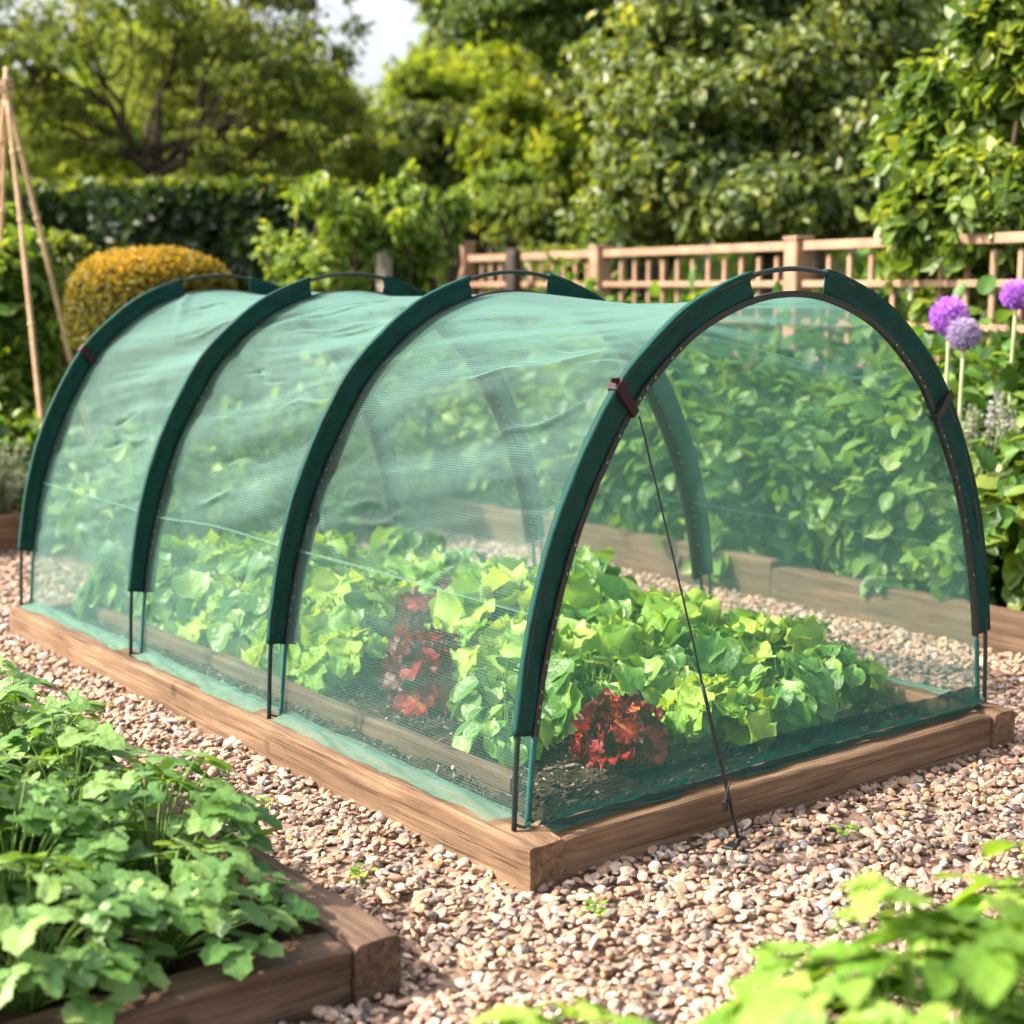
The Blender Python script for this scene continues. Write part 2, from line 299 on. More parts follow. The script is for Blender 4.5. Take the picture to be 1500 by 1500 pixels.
# ------------------------------------------------------------------ leaf batches
def tmpl_fold(w=.5, fold=.12, droop=.1):
    V = np.array([(0, 0, 0), (.32, w*.5, fold), (.7, w*.42, fold*.8-droop*.4), (1, 0, -droop), (.7, -w*.42, fold*.8-droop*.4), (.32, -w*.5, fold)], float)
    return V, np.array([(0, 3, 2, 1), (0, 5, 4, 3)])
def tmpl_oval(w=.7, cup=.12, droop=.18, nu=6, ruf=0, seed=0, serr=0, petiole=0):
    """broad smooth leaf on a grid, length 1"""
    u = np.linspace(0, 1, nu); v = np.linspace(-1, 1, 5); U, Vv = np.meshgrid(u, v, indexing='ij')
    W = w*.5*np.power(np.clip(np.sin(np.pi*np.clip(U*.93+.05, 0, 1)**.85), 0, 1), .65)
    r = np.random.default_rng(seed); ph = r.uniform(0, 6, 3)
    X = U*1.0+petiole; Y = Vv*W; Z = cup*Vv**2*W*2-droop*U**2+ruf*np.abs(Vv)*np.sin(U*11+ph[0]+Vv*2)*.5
    P = np.stack([X, Y, Z], -1).reshape(-1, 3); return P, grid_faces(nu, 5)
def tmpl_lobed(seed=0):
    """three-lobed toothed leaf as a fan, length about 1"""
    r = np.random.default_rng(seed); n = 41
    a = np.linspace(-2.75, 2.75, n); rad = .40+.13*np.cos(a*2.7)+.14*np.exp(-(a/.45)**2)+.035*np.cos(a*15.)+r.uniform(-.02, .02, n)
    rad *= (1-.25*(np.abs(a)/2.75)**4)
    px, py = .42+rad*np.cos(a)*.9, rad*np.sin(a)*1.22
    q = np.stack([px, py], 1); c = np.array([.42, 0])
    mid = c+(q-c)*.55
    z = lambda p: .22*np.abs(p[:, 1])-.30*np.maximum(p[:, 0]-.3, 0)**1.6-.35*p[:, 1]**2
    V = np.concatenate([[[.42, 0, -.02]], np.c_[mid, z(mid)], np.c_[q, z(q)]])
    T = np.array([(0, 1+i, 2+i) for i in range(n-1)]); Q = np.array([(1+i, 1+n+i, 2+n+i, 2+i) for i in range(n-1)])
    Fq = np.concatenate([np.c_[T, T[:, :1]][:0], Q]) if len(Q) else Q
    # centre triangles as thin quads
    T4 = np.array([(0, 1+i, 2+i, 3+i) for i in range(0, n-2, 2)])
    return V, np.concatenate([Q, T4])
def tmpl_lettuce(seed, w=.95, bend=.45, ruf=.1, freq=16, cup=.25, tip=1.):
    """spoon shaped leaf with a rounded, more or less frilled margin, pale rib towards the base"""
    nu, nv = 16, 13; u = np.sin(np.linspace(0, 1, nu)*math.pi/2)**1.15; v = np.linspace(-1, 1, nv); U, Vv = np.meshgrid(u, v, indexing='ij'); r = np.random.default_rng(seed); p = r.uniform(0, 6.3, 5)
    blade = np.sqrt(np.clip(1-np.abs((U-.62)/.40)**2.3, 0, 1)); W = w*.5*np.maximum(blade, np.clip(.16*(1-U*1.2), 0, 1)); W = np.where(U > .97, W*.75, W)
    edge = np.clip(np.maximum(np.abs(Vv)**2.2, np.clip((U-.72)/.28, 0, 1)**2), 0, 1); ang = np.arctan2(Vv*W, U-.45)
    wave = np.sin(freq*.55*ang+p[0])+.55*np.sin(freq*.95*ang+p[1])
    Z = cup*W*Vv**2*1.3-bend*U**2.4+ruf*edge*wave*.8+.03*np.sin(6*U+p[3])*np.cos(6*Vv*W+p[4])+.011*np.sin(21*U+9*np.abs(Vv)*W+p[0])*np.cos(26*Vv*W+p[1])*blade-.015*np.exp(-(Vv/.1)**2)
    X = U*(1-.04*np.abs(Vv))+ruf*.35*edge*np.sin(freq*.7*ang+p[2]); Y = Vv*W*(1+.35*ruf*np.sin(freq*.8*ang+p[3])*edge)
    rib = np.exp(-(Vv/.12)**2)*(1-U*.7)+.5*np.clip(1-U*2.2, 0, 1)
    return np.stack([X, Y, Z], -1).reshape(-1, 3), grid_faces(nu, nv), (.42*rib+.10*edge*wave*.5+.10*(edge-.4)*tip).ravel()
def batch(P, A, Nn, S, tm, tint):
    """copies of template tm at P, long axis A, normal Nn, size S"""
    V, Fc = tm[0], tm[1]; A = norm(A); B = norm(np.cross(Nn, A)); C = np.cross(A, B); S = np.asarray(S)[:, None, None]
    W = P[:, None]+S*(V[None, :, 0:1]*A[:, None]+V[None, :, 1:2]*B[:, None]+V[None, :, 2:3]*C[:, None])
    k = len(V); n = len(P)
    Fi = (Fc[None]+(np.arange(n)*k)[:, None, None]).reshape(-1, Fc.shape[1])
    tt = np.repeat(tint, k)
    if len(tm) > 2: tt = tt+np.tile(tm[2], n)
    return W.reshape(-1, 3), Fi, tt
def join(parts):
    V, Fs, T, o = [], [], [], 0
    for v, f, t in parts: V.append(v); Fs.append(f+o); T.append(t); o += len(v)
    return np.concatenate(V), np.concatenate(Fs), np.concatenate(T)
def rdir(n, r): return norm(r.normal(size=(n, 3)))
def clumped(lobes, n, size, r, spread=.22, shell=.55, up=.5, ncl=None, lo=.0, hi=1., wide=.5, flat=False):
    """leaves in clumps spread through ellipsoid lobes [(centre, radii)]"""
    vol = np.array([np.prod(l[1])**(2/3) for l in lobes]); pr = vol/vol.sum(); P, A, Nn, T = [], [], [], []
    for (c, rad), p in zip(lobes, pr):
        m = max(8, int(n*p)); k = ncl or max(8, m//45); c = np.asarray(c); rad = np.asarray(rad, float)
        d = rdir(k, r); rr = shell+(1-shell)*r.random((k, 1))**.7; cc = d*rr; amp = r.uniform(.4, 1.5, k); ct = r.uniform(lo, hi, k)
        pick = r.choice(k, m, p=amp/amp.sum()); sp = spread*np.array([1, 1, .6])
        off = cc[pick]+r.normal(size=(m, 3))*sp*(.5+.8*amp[pick][:, None])*.6
        pos = c+off*rad; out = norm(off+1e-6)
        nn = norm(out*.5+np.array([0, 0, up])+r.normal(size=(m, 3))*.55); ax = norm(np.cross(nn, r.normal(size=(m, 3)))+np.array([0, 0, -.45])+out*.3)
        P.append(pos); A.append(ax); Nn.append(nn); T.append(np.clip(.5*ct[pick]+.5*r.random(m), 0, 1))
    P, A, Nn, T = map(np.concatenate, (P, A, Nn, T)); S = size*r.uniform(.6, 1.25, len(P))
    return batch(P, A, Nn, S, tmpl_fold(wide), T)
def wig(a, b, n, amp, r):
    t = np.linspace(0, 1, n)[:, None]; a, b = np.asarray(a, float), np.asarray(b, float); L = np.linalg.norm(b-a)
    off = np.cumsum(r.normal(size=(n, 3)), 0); off -= t*off[-1]-(1-t)*0; off[0] = 0; off -= t*off[-1]
    return a+(b-a)*t+off*amp*L/n
def tree(name, base, fork, lobes, mat, n, size, label, cat='tree', group=None, tr=.1, seed=0, twigs=4, spread=.22, shell=.5, up=.5, wide=.5, barkm='bark', amp=.35):
    r = np.random.default_rng(seed); o = empty(name, tuple(base), label, cat, group); m = MB()
    base, fork = np.asarray(base, float), np.asarray(fork, float)
    m.tube(wig(base, fork, 7, amp*.5, r), np.linspace(tr*1.25, tr*.85, 7), 8)
    for c, rad in lobes:
        c = np.asarray(c); br = wig(fork+(base-fork)*r.uniform(0, .25), c, 8, amp, r)
        m.tube(br, np.linspace(tr*.6, tr*.16, 8), 6)
        for k in range(twigs):
            i = r.integers(2, 7); e = c+rdir(1, r)[0]*np.asarray(rad)*r.uniform(.6, .95)
            m.tube(wig(br[i], e, 6, amp, r), np.linspace(tr*.22, tr*.05, 6), 5)
    m.build('trunk', M[barkm], o, True)
    V, Fi, T = clumped(lobes, n, size, r, spread, shell, up, wide=wide)
    link('crown', mesh_np(name+' crown', V, Fi, False, T), M[mat], o)
    return o
def lob(x, y, D, rx, ry, rd=None):
    k = D/F; return (at(x, y, D), np.array([rx*k, (rd or rx)*k, ry*k]))
def copy_thing(root, loc, rz, sc=1., label=None, group=None):
    c = root.copy(); COL.objects.link(c); c.location = loc; c.rotation_euler = (0, 0, rz); c.scale = (sc, sc, sc)
    if label: c['label'] = label
    if group: c['group'] = group
    for ch in [k for k in bpy.data.objects if k.parent is root]:
        d = ch.copy(); COL.objects.link(d); d.parent = c
    return c

# ------------------------------------------------------------------ ground, gravel, soil
def sheet(name, x0, x1, y0, y1, z, mat, n=2, amp=0, kind='structure', freq=8, seed=1, parent=None):
    X, Y = np.meshgrid(np.linspace(x0, x1, n), np.linspace(y0, y1, n), indexing='ij')
    Z = z+amp*(vnoise(X*freq+50, Y*freq+50, seed)+.5*vnoise(X*freq*2.7+9, Y*freq*2.7+9, seed+1)) if amp else np.full_like(X, z)
    o = link(name, mesh_np(name, np.stack([X, Y, Z], -1).reshape(-1, 3), grid_faces(n, n), bool(amp)), mat, parent)
    if kind: o['kind'] = kind
    return o
tag(sheet('ground', -700, 700, -700, 700, -.03, M['earth']), 'dark green and earthy garden ground reaching back under the trees')
tag(sheet('gravel_path', -3.5, 2.13, -3.5, 3.9, -.006, M['gravelbed'], 120, .004), 'pinkish brown gravel path between the raised beds')

def scatter(name, pts, scl, protos, label, seed):
    """one object of loose pieces instanced on points"""
    n = len(pts); r = np.random.default_rng(seed); me = bpy.data.meshes.new(name); me.vertices.add(n)
    me.vertices.foreach_set('co', np.asarray(pts, np.float32).ravel())
    a = me.attributes.new('piece_scale', 'FLOAT_VECTOR', 'POINT'); a.data.foreach_set('vector', np.asarray(scl, np.float32).ravel())
    rot = np.stack([r.normal(0, .35, n), r.normal(0, .35, n), r.uniform(0, 6.28, n)], 1)
    a = me.attributes.new('piece_turn', 'FLOAT_VECTOR', 'POINT'); a.data.foreach_set('vector', rot.astype(np.float32).ravel())
    o = link(name, me); ng = bpy.data.node_groups.new(name, 'GeometryNodeTree')
    ng.interface.new_socket('Geometry', in_out='INPUT', socket_type='NodeSocketGeometry'); ng.interface.new_socket('Geometry', in_out='OUTPUT', socket_type='NodeSocketGeometry')
    N = ng.nodes.new; gi, go = N('NodeGroupInput'), N('NodeGroupOutput'); ip = N('GeometryNodeInstanceOnPoints'); ci = N('GeometryNodeCollectionInfo')
    ci.inputs['Collection'].default_value = protos; ci.inputs['Separate Children'].default_value = True; ci.inputs['Reset Children'].default_value = True
    ip.inputs['Pick Instance'].default_value = True
    na = N('GeometryNodeInputNamedAttribute'); na.data_type = 'FLOAT_VECTOR'; na.inputs[0].default_value = 'piece_scale'
    nb = N('GeometryNodeInputNamedAttribute'); nb.data_type = 'FLOAT_VECTOR'; nb.inputs[0].default_value = 'piece_turn'
    L = ng.links.new; L(gi.outputs[0], ip.inputs['Points']); L(ci.outputs[0], ip.inputs['Instance']); L(na.outputs[0], ip.inputs['Scale']); L(nb.outputs[0], ip.inputs['Rotation']); L(ip.outputs[0], go.inputs[0])
    md = o.modifiers.new('scatter', 'NODES'); md.node_group = ng
    return tag(o, label, kind='stuff')
import bmesh
def stones(name, mat, count, rough, seed, sub=3):
    c = bpy.data.collections.new(name); r = np.random.default_rng(seed)
    for i in range(count):
        bm = bmesh.new(); bmesh.ops.create_icosphere(bm, subdivisions=sub, radius=.5)
        k = r.normal(size=(7, 3)); pl = norm(k); lim = r.uniform(.27, .46, 7); f = r.uniform(2, 5, 3)
        st = np.array([r.uniform(.85, 1.3), r.uniform(.7, 1.0), r.uniform(.42, .72)])
        for v in bm.verts:
            p = np.array(v.co)
            for q, l in zip(pl, lim):
                d = p@q-l
                if d > 0: p = p-q*d*rough
            p = p*(1+.05*math.sin(f[0]*p[0]*4+i)+.05*math.sin(f[1]*p[1]*4))*st; v.co = p
        me = bpy.data.meshes.new(name); bm.to_mesh(me); bm.free(); me.polygons.foreach_set('use_smooth', np.ones(len(me.polygons), bool)); me.materials.append(mat)
        c.objects.link(bpy.data.objects.new(name, me))
    return c
pebs = stones('pebble', M['stone'], 16, .95, 3); crumbs = stones('crumb', M['clod'], 6, .9, 4, 2)
BED = (0, 1.4, 0, 2.49); OLD = (-2.4, -.37, -.17, 1.45); REAR = (2.13, 3.6, -.9, 4.6)
r = np.random.default_rng(5); n = 150000
px, py = r.uniform(-1.9, 2.12, n), r.uniform(-1.5, 5.6, n)
inb = lambda b, g: (px > b[0]-g) & (px < b[1]+g) & (py > b[2]-g) & (py < b[3]+g)
ok = ~(inb(BED, -.002) | inb(OLD, -.002) | inb((-2, .555, 3.8, 5), 0) | inb((.55, 2.2, 3.3, 9), 0) | inb((-3, .55, 4.3, 9), 0)); px, py = px[ok], py[ok]; n = len(px)
s = .009+.027*r.beta(1.2, 3.2, n); hump = .006*vnoise(px*5+40, py*5+40, 8)
P_ = np.stack([px, py, r.uniform(-.002, .008, n)+hump], 1)
S_ = s[:, None]*np.stack([r.uniform(.9, 1.25, n), r.uniform(.8, 1.1, n), r.uniform(.75, 1.1, n)], 1)
scatter('gravel', P_, S_, pebs, 'loose pink, tan and grey pebbles covering the path', 6)

# ------------------------------------------------------------------ raised beds
def board(name, mat, parent, x0, x1, y0, y1, z0, z1, along, label=None, seed=0, amp=.003, bev=.007):
    """sawn timber with eased edges and a slightly uneven surface; local X runs along the grain"""
    Ln, th = (x1-x0, y1-y0) if along == 'X' else (y1-y0, x1-x0); h = z1-z0
    ns = max(6, int(Ln/.035)); a, b = th/2, h/2; e = bev
    cs = []
    for (sx, sy) in ((1, 1), (-1, 1), (-1, -1), (1, -1)):
        pts = [(sx*a, sy*(b-e)), (sx*(a-e*.3), sy*(b-e*.3)), (sx*(a-e), sy*b)]
        cs += pts if sx*sy > 0 else pts[::-1]
    full = []
    for i in range(len(cs)):
        p, q = np.array(cs[i]), np.array(cs[(i+1) % len(cs)]); full.append(p)
        if np.linalg.norm(q-p) > .02:
            for t in (.25, .5, .75): full.append(p+(q-p)*t)
    cs = np.array(full); k = len(cs); xs = np.linspace(-Ln/2, Ln/2, ns)
    V = np.zeros((ns, k, 3)); V[:, :, 0] = xs[:, None]; sc = np.ones(ns); sc[0] = sc[-1] = 1-e/max(a, b)*.6
    V[:, :, 1] = cs[None, :, 0]*sc[:, None]; V[:, :, 2] = cs[None, :, 1]*sc[:, None]
    n1 = vnoise(np.broadcast_to(xs[:, None]*7+30, (ns, k)), np.broadcast_to(np.arange(k)[None]*.6, (ns, k)), seed); n2 = vnoise(np.broadcast_to(xs[:, None]*30+30, (ns, k)), np.broadcast_to(np.arange(k)[None]*.9, (ns, k)), seed+1)
    d = amp*(n1+.4*n2); c2 = norm(np.concatenate([np.zeros((k, 1)), cs], 1)); V += d[:, :, None]*c2[None]
    V = V.reshape(-1, 3); i, j = np.meshgrid(np.arange(ns-1), np.arange(k), indexing='ij'); j2 = (j+1) % k
    Q = np.stack([i*k+j, i*k+j2, (i+1)*k+j2, (i+1)*k+j], -1).reshape(-1, 4)
    c0, c1 = len(V), len(V)+1; V = np.concatenate([V, [[-Ln/2, 0, 0], [Ln/2, 0, 0]]]); jj = np.arange(k); jn = (jj+1) % k
    T = np.concatenate([np.stack([np.full(k, c0), jn, jj], 1), np.stack([np.full(k, c1), (ns-1)*k+jj, (ns-1)*k+jn], 1)])
    me = mesh_np(name, V, [Q, T], False)
    bm = bmesh.new(); bm.from_mesh(me); bmesh.ops.recalc_face_normals(bm, faces=bm.faces); bm.to_mesh(me); bm.free()
    o = link(name, me, mat, parent); o.location = ((x0+x1)/2, (y0+y1)/2, (z0+z1)/2); o.rotation_euler = (0, 0, 0 if along == 'X' else math.pi/2)
    if label: o['label'] = label
    return o
TB = .082                                              # timber width
bed = empty('raised_bed', (.7, 1.245, 0), 'low warm brown timber raised bed standing under the green net tunnel', 'raised bed')
board('side_board', M['sleeper'], bed, 0, TB, 0, 2.49, -.03, .082, 'Y', 'sunlit pale orange timber along the gravel', 1)
board('side_board', M['sleeper'], bed, 1.4-TB, 1.4, 0, 2.49, -.03, .082, 'Y', None, 2)
board('end_board', M['sleeper'], bed, TB+.002, 1.4-TB-.002, .003, TB+.003, -.03, .08, 'X', 'shaded brown timber along the front', 3)
board('end_board', M['sleeper'], bed, TB+.002, 1.4-TB-.002, 2.49-TB, 2.487, -.03, .08, 'X', None, 4)
board('inner_board', M['greywood'], bed, .19, .222, .3, 2.38, .0, .088, 'Y', 'grey inner plank seen through the net', 5)
old = empty('raised_bed', (-1.4, .6, 0), 'dark weathered timber raised bed full of lobed green leaves beside the gravel', 'raised bed')
board('side_board', M['oldwood'], old, -.452, -.37, -.17, 1.45, -.03, .09, 'Y', None, 6, .003)
board('end_board', M['oldwood'], old, -2.2, -.454, -.168, -.09, -.03, .089, 'X', None, 7, .003)
board('end_board', M['oldwood'], old, -2.2, -.454, 1.37, 1.448, -.03, .088, 'X', None, 8, .003)
rear = empty('raised_bed', (2.8, 1.8, 0), 'long timber raised bed full of leafy bushes behind the net tunnel', 'raised bed')
board('side_board', M['greywood'], rear, 2.13, 2.19, 1.42, 4.6, -.03, .135, 'Y', None, 9, .003)
board('side_board', M['greywood'], rear, 2.13, 2.19, -.9, 1.415, -.03, .115, 'Y', None, 10, .003)
pl = empty('planter', (-.1, 4.2, 0), 'low dark brown timber planter of lavender left of the tunnel', 'planter')
board('side_board', M['planter'], pl, -1.2, .555, 3.8, 3.86, -.03, .15, 'X', None, 11)
board('side_board', M['planter'], pl, .495, .553, 3.862, 4.7, -.03, .148, 'Y', None, 12)

tag(sheet('soil', TB-.01, 1.4-TB+.01, TB-.01, 2.42, .048, M['soil'], 150, .012, 'stuff', 14, 20), 'dark crumbly compost filling the bed inside the net tunnel')
tag(sheet('soil', -2.2, -.44, -.1, 1.4, .04, M['soil'], 60, .014, 'stuff', 9, 22), 'dark soil under the lobed leaves in the weathered bed')
tag(sheet('soil', 2.18, 3.7, -.9, 4.6, .06, M['soil'], 60, .012, 'stuff', 9, 24), 'dark soil under the bushes in the rear bed')
tag(sheet('soil', -1.2, .5, 3.84, 4.8, .11, M['soil'], 30, .01, 'stuff', 9, 26), 'soil in the lavender planter')
n = 15000; px, py = r.uniform(.09, 1.3, n), r.uniform(.09, 2.3, n)
scatter('soil_crumbs', np.stack([px, py, .052+.012*vnoise(px*14+50, py*14+50, 20)], 1), (.003+.016*r.beta(1, 3, n))[:, None]*np.stack([r.uniform(.8, 2.2, n), r.uniform(.6, 1, n), r.uniform(.5, 1, n)], 1), crumbs, 'loose brown lumps and chips of compost on the bed soil', 9)

rw = np.random.default_rng(8)
for x, y, lb in [(-.16, .62, 'tiny yellow green seedling in the gravel by the side timber'), (.02, -.16, 'tiny green seedling in the gravel before the near timber corner'), (.62, -.16, 'tiny yellow green seedling in the gravel right of the peg'), (-.2, .2, 'tiny seedling in the gravel between the two beds')]:
    o = empty('seedling', (x, y, .005), lb, 'weed'); m = MB(); P_, A_ = [], []
    for k in range(7): a = rw.uniform(0, 6.28); t_ = np.array([x+.012*math.cos(a), y+.012*math.sin(a), .018+.012*rw.random()]); m.tube([(x, y, 0), t_], .0009, 4); P_.append(t_); A_.append([math.cos(a), math.sin(a), .2])
    m.build('stems', M['stem'], o); V, Fi, T = batch(np.array(P_), np.array(A_), norm(rw.normal(0, .3, (7, 3))+[0, 0, 1]), rw.uniform(.012, .022, 7), tmpl_oval(.8, .1, .2, 5), rw.random(7)); link('leaves', mesh_np('seedling', V, Fi, True, T), M['lime'], o)

# ------------------------------------------------------------------ net tunnel
XC = .703; YH = [.072, .945, 1.67, 2.445]
def arch(pts, n):
    """right half (dx, z) from apex down -> whole arch left to right, evenly spaced, smooth"""
    q = np.array(pts, float); full = np.concatenate([np.c_[-q[::-1, 0], q[::-1, 1]][:-1], q])
    d = np.concatenate([[0], np.cumsum(np.linalg.norm(np.diff(full, axis=0), axis=1))]); t = np.linspace(0, d[-1], 400)
    o = np.stack([np.interp(t, d, full[:, 0]), np.interp(t, d, full[:, 1])], 1)
    k = np.hanning(41); k /= k.sum(); pad = np.concatenate([2*o[0]-o[20:0:-1], o, 2*o[-1]-o[-2:-22:-1]])
    o = np.stack([np.convolve(pad[:, i], k, 'valid') for i in (0, 1)], 1)
    d = np.concatenate([[0], np.cumsum(np.linalg.norm(np.diff(o, axis=0), axis=1))]); t = np.linspace(0, d[-1], n)
    return np.stack([np.interp(t, d, o[:, 0]), np.interp(t, d, o[:, 1])], 1), t
OUT = [(0, 1.058), (.125, 1.041), (.287, .979), (.45, .846), (.53, .72), (.594, .592), (.634, .465), (.654, .365), (.672, .245), (.678, .084)]
INN = [(0, 1.011), (.118, .998), (.264, .942), (.407, .825), (.508, .665), (.559, .557), (.609, .396), (.632, .28), (.649, .088)]
def nrm2(p): t = norm(np.gradient(p, axis=0)); return np.stack([-t[:, 1], t[:, 0]], 1)
tun = empty('net_tunnel', (XC, 1.25, .085), 'green mesh grow tunnel on four dark hoops over the raised bed', 'grow tunnel')
# roof and side net, three bays sagging a little between hoops, with real creases
na, nb = 460, 110; ip, it = arch(INN, na); nn2 = nrm2(ip); V, UV, Fs = [], [], []
ti = it/it[-1]
for b in range(3):
    y0, y1 = YH[b], YH[b+1]; sgrid = np.linspace(0, 1, nb); Sg, Tg = np.meshgrid(sgrid, np.arange(na), indexing='ij')
    A_ = it[Tg]; Yg = y0+(y1-y0)*Sg; bell = np.sin(math.pi*Sg)**.8; top = np.clip((ip[Tg][..., 1]-.1)/.6, 0, 1)
    arcn = ti[Tg]
    disp = -.016*np.sin(math.pi*Sg)*top
    skew = Yg*.35+.05*vnoise(Yg*3+b*7, A_*3, 31)
    disp += .019*vnoise(A_*9+skew*5+b*13, Yg*1.6+b*5+20, 33)*bell*top
    disp += .0045*vnoise(A_*24+skew*12+b*3, Yg*2.6+10, 35)*bell*(.3+.7*top)
    disp += .0012*vnoise(A_*60+skew*30, Yg*6+10, 37)*bell
    rr = np.random.default_rng(40+b)
    for k in range(22):                               # sharp crease lines
        c0, c1 = rr.uniform(.12, .88)*it[-1], rr.uniform(.05, .8); ln = rr.uniform(.12, .4); an = rr.uniform(-.5, .25)*(1 if c0 < it[-1]/2 else -1)
        uu = (Sg-c1)*(y1-y0); vv = A_-c0-an*uu+.01*np.sin(uu*30+k); msk = np.clip(1-np.abs(uu)/(ln*.5), 0, 1)
        disp += rr.choice([-1, 1])*.009*np.exp(-(vv/.006)**2)*msk*bell
    for k in range(22):                               # pulls fanning out from the hoops
        c0 = rr.uniform(.06, .94)*it[-1]; side = rr.choice([0, 1]); ds = (Sg if side == 0 else 1-Sg)*(y1-y0); sl = rr.uniform(-.9, .9)
        vv = A_-c0-sl*ds; disp += rr.uniform(-1, 1)*.008*np.exp(-(vv/.02)**2)*np.exp(-(ds/.2)**2)*np.clip(ds/.02, 0, 1)
    XY = ip[Tg]+nn2[Tg]*disp[..., None]*1.0
    V.append(np.stack([XC+XY[..., 0], Yg+.004*vnoise(A_*8, Yg*5+3, 50), XY[..., 1]], -1).reshape(-1, 3)); UV.append(np.stack([Yg, A_], -1).reshape(-1, 2)); Fs.append(grid_faces(nb, na, b*na*nb))
link('net_cover', mesh_np('net cover', np.concatenate(V), np.concatenate(Fs), True, uv=np.concatenate(UV)), M['net'], tun)
# sewn seams along the sides, a narrow doubled band of net
for sd in (-1, 1):
    for zz_ in (.44,):
        q = [k for k in range(na) if np.sign(ip[k, 0]) == sd]; q = q[int(np.argmin(np.abs(ip[q, 1]-zz_)))]; t_ = norm(ip[q+1]-ip[q-1]); yy = np.linspace(YH[0], YH[3], 160); A_ = []
        for o_ in (-.0025, .0025): c_ = ip[q]+t_*o_-nn2[q]*.0; A_.append(np.stack([XC+c_[0]+sd*.004-sd*.016*np.abs(np.sin(math.pi*np.interp(yy, YH, [0, 1, 2, 3])))*.42, yy, np.full(160, c_[1])+.012*vnoise(yy*3, yy*0+2, 71)], 1))
        link('seam', mesh_np('seam', np.concatenate(A_), grid_faces(2, 160), True, uv=np.concatenate([np.c_[yy, yy*0], np.c_[yy, yy*0+.01]])), M['skirt'], tun)
# end nets
def endnet(name, y, sg, label):
    zz = np.linspace(.086, 1.006, 46); half = ip[na//2:]; o_ = np.argsort(half[:, 1]); hw = np.interp(zz, half[o_, 1], half[o_, 0]); hw[-1] = .02
    a = np.linspace(-1, 1, 60); Ag, Zi = np.meshgrid(a, np.arange(46), indexing='ij'); X = XC+Ag*hw[Zi]; Z = zz[Zi]
    Y = y+sg*(.010*np.sin((Z-.08)*3.2)*(1-Ag**2)+.003*vnoise(X*9+3, Z*5+2, 60)+.0015*vnoise(X*30+3, Z*12+2, 61))
    o = link(name, mesh_np(name, np.stack([X, Y, Z], -1).reshape(-1, 3), grid_faces(60, 46), True, uv=np.stack([X, Z], -1).reshape(-1, 2)), M['endnet'], tun); o['label'] = label
endnet('end_net', YH[0]+.004, -1, 'flat see-through net closing the front'); endnet('end_net', YH[3]-.004, 1, 'flat net closing the far end')
def strip(name, mat, A, B, n, m, fn, label=None):
    """strip between rows A->B (points n x 3), m across, displaced by fn(u, v) in z"""
    v = np.linspace(0, 1, m); P = A[:, None]*(1-v[None, :, None])+B[:, None]*v[None, :, None]; Ug, Vg = np.meshgrid(np.linspace(0, 1, n), v, indexing='ij')
    P = P+fn(Ug, Vg); d = np.linalg.norm(A[-1]-A[0]); uv = np.stack([Ug*d, Vg*np.linalg.norm(B[0]-A[0])], -1)
    o = link(name, mesh_np(name, P.reshape(-1, 3), grid_faces(n, m), True, uv=uv.reshape(-1, 2)), mat, tun)
    if label: o['label'] = label
    return o
ln = lambda a, b, n: np.linspace(0, 1, n)[:, None]*(np.array(b)-np.array(a))+np.array(a)
def rip(sc, amp, sd, dirs=(0, 0, 1)):
    return lambda U, V: (amp*(vnoise(U*sc+4, V*3+2, sd)+.5*vnoise(U*sc*3+4, V*6+2, sd+1)))[..., None]*np.array(dirs)
for k in range(3):                                    # skirts lying on the left timber, hanging a little over it
    y0, y1 = YH[k]+.03, YH[k+1]-.02
    strip('skirt', M['skirt'], ln((.068, y0, .092), (.068, y1, .092), 140), ln((.008, y0+.02, .0875), (.010, y1, .0875), 140), 140, 11,
          lambda U, V, k=k: np.stack([.007*vnoise(U*9+k*3, V*0+1, 72)*V, 0*U, .007*np.abs(vnoise(U*6+k*5+V*2, V*2.0+2, 70))+.0028*np.abs(vnoise(U*17+k+V*3, V*3, 71))], -1), 'pale aqua net flap lying on the sunlit timber')
    strip('skirt', M['skirt'], ln((1.335, y0, .092), (1.335, y1, .092), 60), ln((1.39, y0, .086), (1.39, y1, .086), 60), 60, 9, rip(14, .003, 74))
strip('hem', M['hem'], ln((.075, .062, .136), (1.33, .062, .132), 160), ln((.07, .056, .088), (1.34, .056, .088), 160), 160, 9, lambda U, V: np.stack([0*U, -.005*vnoise(U*26, V*2+1, 76)-.003*vnoise(U*70, V*3, 77)-.008*np.sin(V*3.14), .0015*vnoise(U*14, V, 78)], -1), 'dark teal doubled hem along the foot of the front net')
strip('hem', M['hem'], ln((.07, .0545, .0885), (1.335, .0545, .0885), 160), ln((.07, .028, .0855), (1.34, .03, .0855), 160), 160, 5, lambda U, V: np.stack([0*U, .008*vnoise(U*18, V*0+1, 79)*V, .003*np.abs(vnoise(U*30, V*3, 80))], -1), 'dark net edge lying on the front timber')
